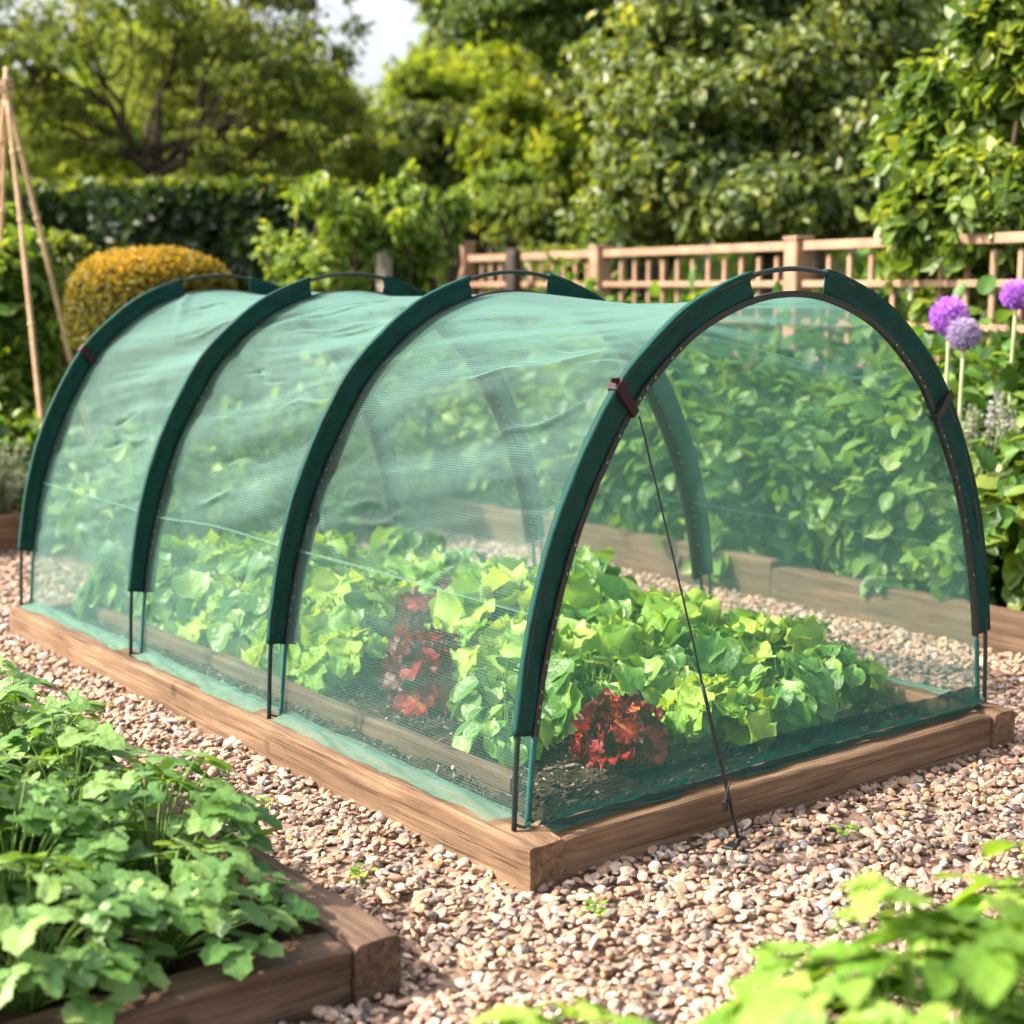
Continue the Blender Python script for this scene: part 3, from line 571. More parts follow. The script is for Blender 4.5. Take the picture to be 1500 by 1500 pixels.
# hoops
ns = 190; op, ot = arch(OUT, ns); inn, _ = arch(INN, ns)
def hoop(y, front):
    m = MB(); P = np.stack([XC+op[:, 0], np.full(ns, y), op[:, 1]], 1); m.tube(P, .005, 8)
    h = m.build('hoop', M['rod'], tun, True)
    # fabric sleeve: a flat web in the hoop plane, thick round the rod, thin at the net
    mm = MB(); d = np.array([0, .15, .35, .6, .8, 1.0]); th = np.array([.0078, .0058, .0024, .0016, .0016, .0016])
    keep = op[:, 1] > .238; idx = np.where(keep)[0]; gx = (-.105, .085) if front else (-.13, .10)
    rrs = int(y*100)
    for seg in (idx[op[idx, 0] < gx[0]], idx[op[idx, 0] > gx[1]]):
        o_, i_ = op[seg], inn[seg]; dirv = i_-o_; oo = o_-norm(dirv)*.0085
        V = []
        for side in (1, -1):
            for a, t in zip(d if side > 0 else d[::-1], th if side > 0 else th[::-1]):
                q = oo*(1-a)+i_*a; s_ = ot[seg]
                wv = (.0055*vnoise(s_*15+a*5, a*3+s_*0+rrs, rrs)+.0045*vnoise(s_*42+a*9, a*5+s_*0, rrs+1))*np.sin(a*3.1)**.7
                V.append(np.stack([XC+q[:, 0], y+side*t+wv, q[:, 1]], 1))
        V = np.stack(V, 1); n_, k = V.shape[0], V.shape[1]; i, j = np.meshgrid(np.arange(n_-1), np.arange(k), indexing='ij'); j2 = (j+1) % k
        Q = np.stack([i*k+j, i*k+j2, (i+1)*k+j2, (i+1)*k+j], -1).reshape(-1, 4)
        mm.add(V.reshape(-1, 3), Q.tolist()+[list(range(k)), [(n_-1)*k+j_ for j_ in range(k)][::-1]])
    mm.build('sleeve', M['sleeve'], h, True)
    # binding on the net edge, black with pale stitches above, teal cord below
    e = MB(); up_ = np.where(inn[:, 1] > .235)[0]; yo = y-.005
    Pt = np.stack([XC+inn[:, 0], np.full(ns, y), inn[:, 1]], 1)
    A = norm(inn-op); w_ = .008 if front else .026
    a0 = np.stack([XC+inn[up_, 0]-A[up_, 0]*.004, np.full(len(up_), yo), inn[up_, 1]-A[up_, 1]*.004], 1); b0 = np.stack([XC+inn[up_, 0]+A[up_, 0]*w_, np.full(len(up_), yo), inn[up_, 1]+A[up_, 1]*w_], 1)
    ring = np.stack([a0, b0, b0+[0, .010, 0], a0+[0, .010, 0]], 1); n_ = len(up_); k = 4; i, j = np.meshgrid(np.arange(n_-1), np.arange(k), indexing='ij'); j2 = (j+1) % k
    e.add(ring.reshape(-1, 3), np.stack([i*k+j, i*k+j2, (i+1)*k+j2, (i+1)*k+j], -1).reshape(-1, 4).tolist())
    nf = len(e.F)
    for side in (-1, 1):
        tl = MB(); q = np.where((inn[:, 1] < .25) & (np.sign(inn[:, 0]) == side))[0]; tl.tube(np.stack([XC+inn[q, 0], np.full(len(q), y-.002), inn[q, 1]], 1), .0056, 6)
        zb = .094; x0 = XC+side*.675; x1 = XC+side*.64       # small elastic loop at the foot
        t = np.linspace(0, 1, 10); tl.tube(np.stack([x0+(x1-x0)*t, y-.01*np.sin(t*3.1), zb-.006+.012*np.abs(t-.4)], 1), .0032, 5)
        tl.build('foot_binding', M['teal'], h, True)
    st = e; rs = np.random.default_rng(int(y*1000))
    for q in up_[::2]:
        if abs(inn[q, 0]) > (.3 if front else .42) and rs.random() < .5:
            c = np.array([XC+inn[q, 0]+A[q, 0]*.002, yo-.0008, inn[q, 1]+A[q, 1]*.002]); tt = norm(inn[min(q+1, ns-1)]-inn[q-1])*.0028
            tv = np.array([tt[0], 0, tt[1]]); av = np.array([A[q, 0], 0, A[q, 1]])*.0012; nv = np.array([0, -.001, 0])
            vv = [c-tv-av, c+tv-av, c+tv+av, c-tv+av]; st.add(vv+[p+nv for p in vv], [(0, 1, 2, 3), (4, 7, 6, 5), (0, 4, 5, 1), (1, 5, 6, 2), (2, 6, 7, 3), (3, 7, 4, 0)])
    eo = e.build('edge_tape', M['tape'], h); eo.data.materials.append(M['bead']); eo.data.polygons.foreach_set('material_index', (np.arange(len(eo.data.polygons)) >= nf).astype(np.int32))
    return h
hs = [hoop(y, k == 0) for k, y in enumerate(YH)]
def strap(h, y, frac_z, side, mat, wd=.018, tail=0):
    i = [k for k in range(ns) if np.sign(op[k, 0]) == side]; q = i[int(np.argmin(np.abs(op[i, 1]-frac_z)))]; t = norm(op[q+1]-op[q-1]); dv = norm(inn[q]-op[q])
    a, b = op[q]-dv*.0125, inn[q]+dv*.009; m = MB(); V = []
    for u in (-1, 1):
        for p in (a, b):
            for s_ in (-1, 1): c = p+t*u*wd*(.7 if p is b else 1); V.append((XC+c[0], y+s_*.0125, c[1]))
    m.add(V, [(0, 1, 3, 2), (4, 6, 7, 5), (0, 4, 5, 1), (2, 3, 7, 6), (0, 2, 6, 4), (1, 5, 7, 3)])
    if tail:
        c0 = np.array([XC+a[0], y-.006, a[1]]); V = [c0, c0+[-.014, .0, .003], c0+[-.013, .0, .010], c0+[.006, 0, .010]]; V = [np.array(v) for v in V]
        m.add(V+[v+[0, .004, 0] for v in V], [(0, 1, 2, 3), (4, 7, 6, 5), (0, 4, 5, 1), (1, 5, 6, 2), (2, 6, 7, 3), (3, 7, 4, 0)])
    m.build('strap', mat, h); return np.array([XC+b[0], y-.014, b[1]])
g0 = strap(hs[0], YH[0], .838, -1, M['maroon'], .012, 1); strap(hs[0], YH[0], .79, 1, M['cord'], .011); strap(hs[3], YH[3], .83, -1, M['maroon'], .012)
# guy rope, thin above, doubled below, with its slider
gp = np.array([.431, -.078, .012]); g0 = g0+[.004, 0, -.004]; mid = g0+(gp-g0)*.62
m = MB(); m.tube(wig(g0, mid, 14, .012, np.random.default_rng(3)), .0019, 6)
rope = m.build('guy_rope', M['cord'], tun, True); m = MB()
m.tube(wig(mid, gp, 12, .012, np.random.default_rng(4)), .0036, 6); m.tube(wig(mid, g0+(gp-g0)*.9+[.004, 0, 0], 12, .02, np.random.default_rng(5)), .0018, 6); m.build('doubled_rope', M['cord'], rope, True)
m = MB(); c = g0+(gp-g0)*.9; m.box(c+[-.012, 0, -.006], (.014, .008, .022), .5, bev=.002); m.tube([c+[-.012, 0, .005], c+[-.004, 0, .03], c+[0, 0, .04]], .0022, 5); m.build('slider', M['peg'], rope)
pg = MB(); t = np.linspace(0, 1, 12); pg.tube(np.stack([gp[0]+.004-.012*np.cos(t*4.6), gp[1]+0*t, gp[2]-.006+.016*np.sin(t*4.6)+.0*t], 1), .0042, 6)
pg.tube([gp+[.012, 0, -.008], gp+[.03, .01, -.05]], .006, 6); pg.box(gp+[-.02, 0, -.004], (.035, .022, .012), .4, bev=.003); pg.box(gp+[-.045, -.008, -.003], (.03, .012, .006), .9, bev=.002)
tag(pg.build('ground_peg', M['peg'], None, False), 'black plastic peg in the gravel holding the guy rope', 'peg')
# ------------------------------------------------------------------ vegetables under the net
GA = 2.39996
leafy = [tmpl_oval(.85, .1, .2, 7, .02, k) for k in range(3)]
def rosette(tms, n, r0, h0, sizes, elev, r, hgt=.0, pt=(.15, .9)):
    """leaves round a heart: outer ones long and low, inner ones short and upright"""
    out = []
    for i in range(n):
        f = i/(n-1.); az = i*GA+r.normal(0, .5); el = elev[0]+(elev[1]-elev[0])*f**1.1+r.normal(0, .22)
        ax = np.array([math.cos(az)*math.cos(el), math.sin(az)*math.cos(el), math.sin(el)]); up = np.array([-math.cos(az)*math.sin(el), -math.sin(az)*math.sin(el), math.cos(el)])
        sd_ = np.array([-math.sin(az), math.cos(az), 0]); up = norm(up+sd_*r.normal(0, .5)+r.normal(0, .2, 3)); p = np.array([math.cos(az), math.sin(az), 0])*r0*(1-f)+np.array([0, 0, hgt*f])
        s = (sizes[0]+(sizes[1]-sizes[0])*f)*r.uniform(.7, 1.18); tm = tms[r.integers(len(tms))]
        V, Fi, T = batch(p[None], ax[None], up[None], np.array([s]), tm, np.array([pt[0]+(pt[1]-pt[0])*(.45*f+.55*r.random())])); out.append((V, Fi, T))
    return join(out)
ruf = [tmpl_lettuce(k, 1.15, .45, .13, 15, .25) for k in range(6)]; smooth = [tmpl_lettuce(20+k, .98, .36, .06, 8, .22) for k in range(5)]
curl = [tmpl_lettuce(40+k, 1.25, .35, .19, 22, .25, -2.2) for k in range(6)]
round_ = [tmpl_oval(.85, .1, .2, 7, .02, k, petiole=.55) for k in range(4)]
def canopy(tms, n, rad, h, size, r, pt=(.1, .9), face=.55, rise=0., inner=.35, stalk=True):
    """blades held on stalks all over a low dome, each facing out and up"""
    out = []; m = MB()
    for i in range(n):
        az = r.uniform(0, 6.283); q = r.random(); el = math.asin(q**.9*.98+.01); ins = i < n*inner; f = r.uniform(.5, .78) if ins else r.uniform(.82, 1.08)
        d = np.array([math.cos(az)*math.cos(el), math.sin(az)*math.cos(el), math.sin(el)]); p = d*np.array([rad, rad, h])*f+np.array([0, 0, .012]); s_ = size*r.uniform(.6, 1.2)
        ax = np.array([math.cos(az)*math.sin(el), math.sin(az)*math.sin(el), -math.cos(el)])*(1-rise)+d*rise*1.3+np.array([math.cos(az), math.sin(az), 0])*.35+r.normal(0, .38, 3); nn = norm(d+np.array([0, 0, face])+r.normal(0, .3, 3)); ax = norm(ax-nn*np.dot(ax, nn))
        b = p-ax*s_*.45; b[2] = max(b[2], .006)
        out.append(batch(b[None], ax[None], nn[None], np.array([s_]), tms[r.integers(len(tms))], np.array([pt[0]+(pt[1]-pt[0])*(.25*f+.75*r.random())])))
        if stalk: c = d*np.array([.25*rad, .25*rad, .35*h]); m.tube([np.zeros(3), c, b], [.0035, .003, .0018], 4, .75, False)
    if stalk:
        V = np.concatenate(m.V); out.append((V, np.array(m.F), np.full(len(V), .55)))
    return join(out)
def veg_mesh(kind, seed):
    r = np.random.default_rng(seed)
    if kind == 'lettuce': p = join([canopy(ruf, 50, .125, .115, .088, r, (.1, .9), .6, .35), rosette(ruf, 16, .03, .06, (.095, .06), (.6, 1.45), r, .07, (.5, 1))])
    elif kind == 'broad': p = canopy(smooth, 50, .125, .135, .082, r, (.0, .8), .75, .2)
    elif kind == 'round': p = canopy(smooth[:2]+leafy, 42, .10, .13, .06, r, (.0, .85), .65, .15)
    elif kind == 'red': p = join([canopy(curl, 56, .085, .115, .072, r, (-.05, .7), .3, .75, .4, False), rosette(curl, 18, .03, .05, (.07, .05), (.7, 1.5), r, .07, (.3, .95))])
    V, Fi, T = p; return mesh_np(kind, V, Fi, True, T)
VM = {k: [veg_mesh(k, 100+i+ord(k[1])) for i in range(3)] for k in ('lettuce', 'broad', 'round', 'red')}
VMAT = dict(lettuce='lettuce', broad='spinach', round='spinach', red='red')
for k in VM:
    for me in VM[k]: me.materials.append(M[VMAT[k]])
vi = [0]
def veg(kind, x, y, sc, label, cat, name, group=None, z=.062):
    vi[0] += 1; o = link(name, VM[kind][vi[0] % 3]); o.location = (x, y, z); o.rotation_euler = (random.uniform(-.08, .08), random.uniform(-.08, .08), random.uniform(0, 6.28)); o.scale = (sc, sc, sc*random.uniform(.92, 1.08))
    return tag(o, label, cat, group)
keys = [('red', .50, .33, 1.0, 'dark red ruffled lettuce, nearest of the red ones inside the tunnel', 'red_lettuce'),
        ('lettuce', .745, .31, .98, 'pale lime ruffled lettuce right of the nearest red lettuce', 'green_lettuce'),
        ('broad', 1.0, .33, .95, 'broad leaved green lettuce near the right front of the tunnel bed', 'green_lettuce'),
        ('round', .345, .50, .95, 'round leaved stalky seedling left of the nearest red lettuce behind the front hoop', 'leafy_vegetable'),
        ('round', .45, .66, 1.0, 'round leaved green plant between the first and second red lettuces', 'leafy_vegetable'),
        ('red', .46, .95, 1.2, 'red lettuce seen through the side net, second of the red ones from the front', 'red_lettuce'),
        ('red', .72, 1.30, 1.3, 'red lettuce seen through the side net, farthest of the three red ones', 'red_lettuce'),
        ('broad', 1.2, .72, 1.1, 'broad leaved lettuce along the right side net, behind the corner lettuce', 'green_lettuce'), ('lettuce', 1.21, .95, 1.15, 'ruffled lettuce along the right side net, by the second hoop', 'green_lettuce'), ('round', 1.28, .46, .8, 'small round leaved plant pressed against the right side net near the front', 'leafy_vegetable'),
        ('broad', .345, 2.33, 1.35, 'tall broad leaved lettuce at the far left end of the tunnel bed', 'green_lettuce'), ('lettuce', .55, 2.36, 1.35, 'ruffled lettuce against the far end board by the last hoop', 'green_lettuce'), ('broad', .36, 2.02, 1.25, 'broad leaved lettuce at the bed edge between the second last and last hoops', 'green_lettuce'),
        ('lettuce', .37, 1.17, .95, 'bright yellow green lettuce at the bed edge near the second hoop', 'green_lettuce'),
        ('lettuce', .42, 1.85, 1.05, 'yellow green lettuce at the bed edge beyond the second hoop', 'green_lettuce'),
        ('broad', 1.215, .37, .85, 'smaller broad leaved lettuce nearest the right front corner of the tunnel bed', 'green_lettuce'),
        ('broad', .60, .53, 1.05, 'large pale broad leaved lettuce just behind the nearest red lettuce', 'green_lettuce'),
        ('round', .33, 2.2, 1.0, 'farthest round leaved plant beside the last hoop', 'leafy_vegetable')]
spots = []
for k, x, y, s_, lb, nm in keys: veg(k, x, y, s_, lb, 'lettuce' if 'lettuce' in nm else 'vegetable', nm); spots.append((x, y))
reds = [(x, y) for k, x, y, *_ in keys if k == 'red']
rr = np.random.default_rng(77)
for j, y in enumerate(np.arange(.52, 2.4, .175)):
    for i, x in enumerate(np.arange(.41, 1.26, .188)):
        x_, y_ = x+rr.normal(0, .022), y+rr.normal(0, .022)
        if min(math.hypot(x_-a, y_-b)-(.05 if (a, b) in reds else 0) for a, b in spots) < .135: continue
        if x_ > 1.1 and y_ < .75 and rr.random() < .0: continue
        k = rr.choice(['lettuce', 'broad', 'round'], p=[.45, .4, .15]); spots.append((x_, y_))
        veg(k, x_, y_, rr.uniform(.92, 1.12)*(1.06+.5*math.exp(-((y_-1.05)/.5)**2-((x_-.8)/.42)**2)+.25*max(0, y_-1.9)/.5+.08*rr.normal()), {'lettuce': 'ruffled yellow green lettuce in the crowded rows inside the net tunnel', 'broad': 'smooth broad leaved green lettuce in the crowded rows inside the net tunnel', 'round': 'small round leaved plant among the lettuces inside the net tunnel'}[k],
            'vegetable' if k == 'round' else 'lettuce', 'leafy_vegetable' if k == 'round' else 'green_lettuce', {'lettuce': 'ruffled lettuces in the tunnel rows', 'broad': 'broad leaved lettuces in the tunnel rows', 'round': 'round leaved plants in the tunnel rows'}[k])
# feathery carrot like plant at the right
r = np.random.default_rng(91); parts = []; m = MB(); o = empty('feathery_plant', (1.25, .56, .06), 'feathery blue green plant at the right corner of the tunnel bed', 'vegetable')
for k in range(26):
    az, el = r.uniform(0, 6.28), r.uniform(.5, 1.35); L_ = r.uniform(.12, .21); t = np.linspace(0, 1, 7)[:, None]; d = np.array([math.cos(az)*math.cos(el), math.sin(az)*math.cos(el), math.sin(el)])
    c = np.array([1.25, .56, .06])+d*L_*t+np.array([0, 0, -.05])*t**2; m.tube(c, .0013, 4); q = c[r.integers(2, 7, 70)]; parts.append(batch(q+r.normal(0, .006, q.shape), rdir(70, r)+d*.6, rdir(70, r), r.uniform(.012, .026, 70), tmpl_fold(.28), r.random(70)))
V, Fi, T = join(parts); m.build('stems', M['stem'], o); link('foliage', mesh_np('feathery', V, Fi, False, T), M['bluegreen'], o)

# ------------------------------------------------------------------ lobed leaves in the weathered bed, bright leaves close to the camera
LB = [tmpl_lobed(k) for k in range(5)]
def herb(base, n, spreadx, hgt, size, tms, r, leafmat, label, cat, group, name, tint=(.1, .9), dome=.55, triple=False):
    """stalks fanning out from a base, leaf blades held at their tips"""
    o = empty(name, tuple(base), label, cat, group); m = MB(); parts = []; base = np.asarray(base, float)
    for k in range(n):
        az = r.uniform(0, 6.28); rr_ = math.sqrt(r.random()); rad = spreadx*rr_; z = hgt*(1-dome*rr_**2)*r.uniform(.55, 1.05)
        tip = base+np.array([math.cos(az)*rad, math.sin(az)*rad, z]); mid = base+np.array([math.cos(az)*rad*.45, math.sin(az)*rad*.45, z*.75])
        t = np.linspace(0, 1, 6)[:, None]; m.tube((1-t)**2*(base+r.normal(0, .01, 3)*[1, 1, 0])+2*t*(1-t)*mid+t**2*tip, np.linspace(.0022, .0013, 6), 4)
        outd = np.array([math.cos(az), math.sin(az), 0]); s0 = size*r.uniform(.65, 1.2); tn = tint[0]+(tint[1]-tint[0])*(.5*r.random()+.5*z/hgt)
        for q in ((-1, 0, 1) if triple else (0,)):
            a = az+q*1.25+r.normal(0, .25); ax = np.array([math.cos(a), math.sin(a), r.uniform(-.35, .1)]); nn = norm(np.array([0, 0, 1.])+outd*.3+r.normal(0, .22, 3))
            parts.append(batch(tip[None], ax[None], nn[None], np.array([s0*(1 if q == 0 else .85)]), tms[r.integers(len(tms))], np.array([np.clip(tn+r.normal(0, .08), 0, 1)])))
    V, Fi, T = join(parts); m.build('stems', M['stem'], o, True); link('foliage', mesh_np(name, V, Fi, True, T), M[leafmat], o)
    return o
r = np.random.default_rng(17); q = 0
for (x, y, h_, sp, n) in [(-.66, .02, .20, .17, 46), (-.86, .0, .2, .18, 46), (-.58, .22, .25, .17, 46), (-.80, .24, .27, .19, 52), (-1.02, .14, .27, .2, 52), (-.62, .45, .27, .17, 46), (-.86, .48, .29, .19, 50), (-.60, .70, .27, .17, 44), (-.82, .74, .3, .19, 48),
                          (-1.08, .5, .3, .2, 46), (-.58, .96, .27, .16, 40), (-.80, 1.0, .3, .19, 44), (-.64, 1.22, .28, .16, 36), (-1.1, .85, .3, .2, 36), (-.95, 1.2, .3, .2, 36)]:
    herb((x, y, .05), int(n*1.1), sp, h_*1.02, .060, LB, r, 'straw', 'leafy plant with lobed toothed leaves crowding the dark weathered bed', 'plant', 'lobed leaved plants in the weathered bed', 'lobed_leaf_plant', triple=True)
# a few arching strappy blades at the far left of that bed
o = empty('strappy_plant', (-.72, 1.05, .05), 'arching grassy blades rising at the back of the weathered bed', 'plant'); m = MB()
for k in range(12):
    a = r.uniform(-.5, 1.7); L_ = r.uniform(.25, .42); t = np.linspace(0, 1, 9)[:, None]; d = np.array([math.cos(a), math.sin(a), 0]); P_ = np.array([-.72, 1.05, .05])+d*L_*.7*t**1.2+np.array([0, 0, 1])*L_*(1.5*t-1.05*t**2); w_ = np.array([-math.sin(a), math.cos(a), 0])*.006*np.sin(np.clip(t*.9+.1, 0, 1)*3.14)**.6
    V = np.concatenate([P_-w_, P_+w_+[0, 0, .003]]); m.add(V, [(i, i+1, 10+i, 9+i) for i in range(8)], r.uniform(.2, .7))
m.build('blades', M['bean'], o, True)
for i, (px_, py_, D_, h_, sp, n, lb) in enumerate([(1350, 1320, 1.5, .42, .19, 115, 'tall bright green leafy plant blurred close to the lower right corner'), (1140, 1450, 1.5, .32, .12, 40, 'bright lime leafy plant blurred just left of the corner clump'), (850, 1500, 1.6, .26, .13, 26, 'low lime leafy plant blurred at the bottom edge of the gravel'), (1530, 1290, 1.8, .36, .14, 50, 'lime leafy plant blurred at the right edge of the picture over the gravel')]):
    p = at(px_, py_, D_); herb((p[0], p[1], 0), n, sp, h_, .075, [tmpl_oval(.78, .1, .25, 6, .04, k) for k in range(4)]+LB[:3], np.random.default_rng(60+i), 'lime', lb, 'plant', None, 'bright_leaf_plant', (.2, .95), .4, True)

# ------------------------------------------------------------------ bushes of the rear bed
OV = [tmpl_oval(.72, .12, .28, 5, .02, k) for k in range(4)]
def bush(name, base, rad, hgt, n, size, leafmat, label, cat, group, r, tms=None, tint=(0, 1), nst=9, droop=-.35, seedpow=.6):
    o = empty(name, tuple(base), label, cat, group); base = np.asarray(base, float); m = MB(); k = max(10, n//22)
    d = rdir(k, r); d[:, 2] = np.abs(d[:, 2])*1.0; rr_ = (r.random((k, 1))**.45); c = base+np.array([0, 0, hgt*.42])+d*rr_*np.array([rad, rad, hgt*.58]); c[:, 2] = np.where(r.random(k) < .28, base[2]+r.uniform(.05, .5, k)*hgt, c[:, 2])
    for i in range(nst): m.tube(wig(base+r.normal(0, .03, 3)*[1, 1, 0], c[i % k], 6, .15, r), np.linspace(.006, .0025, 6), 5)
    pk = r.integers(0, k, n); ct = r.random(k); P = c[pk]+r.normal(size=(n, 3))*np.array([rad, rad, hgt*.6])*.16; P[:, 2] = np.maximum(P[:, 2], base[2]+.02); out = norm(P-base-[0, 0, hgt*.35])
    nn = norm(out*.6+[0, 0, .6]+r.normal(size=(n, 3))*.4); ax = norm(out*.7+r.normal(size=(n, 3))*.7+[0, 0, droop]); T = tint[0]+(tint[1]-tint[0])*np.clip(.5*ct[pk]+.5*r.random(n), 0, 1); S = size*r.uniform(.6, 1.2, n); tms = tms or OV
    parts = []; w_ = r.integers(0, len(tms), n)
    for q, tm in enumerate(tms):
        s_ = w_ == q
        if s_.any(): parts.append(batch(P[s_], ax[s_], nn[s_], S[s_], tm, T[s_]))
    V, Fi, T = join(parts); m.build('stems', M['stem'], o, True); link('foliage', mesh_np(name, V, Fi, True, T), M[leafmat], o); return o
r = np.random.default_rng(23)
for i, y in enumerate(np.arange(-.25, 4.5, .42)):
    for x, hh in ((2.42, .72), (2.78, .88), (3.15, .92)):
        if x < 2.5 and y < .55: continue
        bush('leafy_bush', (x+r.normal(0, .04), y+r.normal(0, .05), .07), .29, hh*r.uniform(.88, 1.05), 620 if x < 3 else 420, .078, 'bean', 'dense green leafy bush in the rear raised bed behind the tunnel', 'bush', 'leafy bushes in the rear raised bed', r)
bush('leafy_bush', (2.36, .78, .07), .19, .52, 420, .07, 'bean', 'leafy green bush at the foot of the allium stems', 'bush', None, r)
for x, y, h_ in ((2.36, .46, .52), (2.40, .14, .5)):
    bush('yellow_green_bush', (x, y, .07), .24, h_, 460, .085, 'climber', 'bright yellow green bush at the end of the rear bed, right of the front hoop' if y > .3 else 'bright yellow green bush cut off by the right edge of the picture', 'bush', None, r, None, (.4, 1))
for i, (x, y, h_) in enumerate([(.78, 3.45, .42), (1.15, 3.5, .45), (1.5, 3.42, .42), (1.85, 3.5, .48), (1.0, 4.0, .5), (1.45, 4.05, .55), (1.9, 4.05, .55), (.7, 4.3, .5)]):
    bush('low_bush', (x, y, -.02), .27, h_, 420, .07, 'bean', 'low dark green bush growing beyond the far end of the tunnel', 'bush', 'low bushes beyond the far end of the tunnel', r)
# alliums
def allium(x, y, z, rad, lean, pm, label):
    o = empty('allium', (x+lean, y, .07), label, 'flower'); m = MB(); a, b = np.array([x+lean, y, .07]), np.array([x, y, z]); m.tube(wig(a, b, 9, .04, r), np.linspace(.007, .0055, 9), 7); m.build('stem', M['palestem'], o, True)
    n = 1500; d = rdir(n, r); P = b+d*rad*r.uniform(.5, .97, (n, 1)); V, Fi, T = batch(P, norm(d+r.normal(0, .5, (n, 3))), norm(r.normal(size=(n, 3))), rad*r.uniform(.16, .34, n), tmpl_fold(.42), np.clip(.3+.45*r.random(n)+.2*d[:, 2], 0, 1)); link('flower_head', mesh_np('allium', V, Fi, False, T), M[pm], o)
for x, y, D, rp, pm, ln_, lb in [(1390, 463, 4.6, 25, 'purple', .03, 'purple round allium head, lower left of the two vivid ones'), (1412, 490, 4.5, 22, 'mauve', .01, 'greyish faded allium head below the purple one'), (1489, 432, 4.65, 20, 'purple', -.01, 'purple round allium head, highest and at the right edge')]:
    p = at(x, y, D); allium(p[0], p[1], p[2], rp*D/F*1.05, ln_, pm, lb)
for i, (x, y, D) in enumerate([(1428, 622, 4.5), (1462, 612, 4.6), (1492, 640, 4.5)]):
    p = at(x, y, D); o = empty('white_flower_spray', (p[0], p[1], .07), ['hazy white flower spray below the faded allium', 'hazy white flower spray beside the allium stems', 'hazy white flower spray at the right edge above the yellow green bush'][i], 'flower'); m = MB()
    for k in range(11):
        e = p+r.normal(size=3)*[.05, .05, .04]; m.tube(wig((p[0], p[1], .07), e, 7, .05, r), .0022, 4); n = 46; tt = r.random((n, 1)); V, Fi, T = batch(e+np.array([0, 0, -.09])*tt+r.normal(size=(n, 3))*.009, rdir(n, r), rdir(n, r), r.uniform(.010, .018, n), tmpl_fold(.6), r.random(n))
        link('flower_spike', mesh_np('spray', V, Fi, False, T), M['white' if i == 1 else 'lav'], o)
    m.build('stems', M['palestem'], o)

# ------------------------------------------------------------------ trellis fence and posts
fa = at(683, 355, 9.0)[:2]; fb = at(1170, 350, 6.1)[:2]; fd = norm(fb-fa); sp_ = np.linalg.norm(fb-fa)/2; ang = math.atan2(fd[1], fd[0]); TOP = 1.178
fence = empty('trellis_fence', (*fa, 0), 'reddish brown open trellis fence on square posts behind the beds', 'fence')
for k in range(5):
    p = fa+fd*sp_*k; e_ = .06 if k == 0 else 0; m = MB(); m.box((*p, TOP/2+e_/2), (.085, .085, TOP+.045+e_), ang, bev=.006); m.box((*p, TOP+.03+e_), (.092, .092, .016), ang, bev=.005); m.build('post', M['trellis'], fence)
for k in range(4):
    m = MB(); c0 = fa+fd*(sp_*k+.045); c1 = fa+fd*(sp_*(k+1)-.045); mid = (c0+c1)/2; L_ = np.linalg.norm(c1-c0); nrm_ = np.array([-fd[1], fd[0]])
    for z, h_ in ((TOP, .036), (TOP-.15, .026), (TOP-.30, .026), (TOP-.45, .026), (TOP-.6, .026), (TOP-.75, .026), (.12, .045)): m.box((*mid, z), (L_, .03, h_), ang, bev=.003)
    for j in range(1, 12): p = c0+fd*L_*j/12+nrm_*.024; m.box((*p, .08+(TOP-.10)/2), (.025, .017, TOP-.13), ang, bev=.003)
    m.build('trellis_panel', M['trellis'], fence)
p = at(562, 366, 7.3); m = MB(); m.box((p[0], p[1], .6), (.062, .062, 1.2), .4, bev=.008); tag(m.build('fence_post', M['palepost']), 'pale weathered lone post left of the trellis fence', 'post')
p = at(752, 372, 8.2); m = MB(); m.box((p[0], p[1], .6), (.07, .07, 1.2), .3, bev=.01); m.box((p[0], p[1], 1.205), (.055, .055, .025), .3, bev=.01); tag(m.build('fence_post', M['darkpost']), 'short dark post just behind the trellis fence near its left end', 'post')

# ------------------------------------------------------------------ left side: cane wigwam, climbing bean, topiary, hedge, lavender
apex = at(8, 128, 6.5); wg = empty('cane_wigwam', (apex[0], apex[1], 0), 'pinkish bamboo cane wigwam tied near the top at the left edge', 'plant support')
foot = [at(70, 560, 6.3), at(150, 560, 6.9), at(-70, 600, 6.4), at(-20, 560, 7.0)]
for i, f in enumerate(foot):
    f = np.array([*f[:2], 0.]); d = norm(apex-f); m = MB(); P_ = wig(f, apex+d*(.01+.025*i), 14, .006, r); m.tube(P_, np.linspace(.013, .009, 14), 7)
    for j in (3, 6, 9, 11): m.tube([P_[j]-d*.006, P_[j]+d*.006], .0138, 7)
    m.build('cane', M['cane'], wg, True)
m = MB(); t = np.linspace(0, 6*math.pi, 50); m.tube(np.stack([apex[0]+.034*np.cos(t), apex[1]+.034*np.sin(t), apex[2]-.03+.01*t/math.pi], 1), .006, 5); m.build('tie', M['twine'], wg)
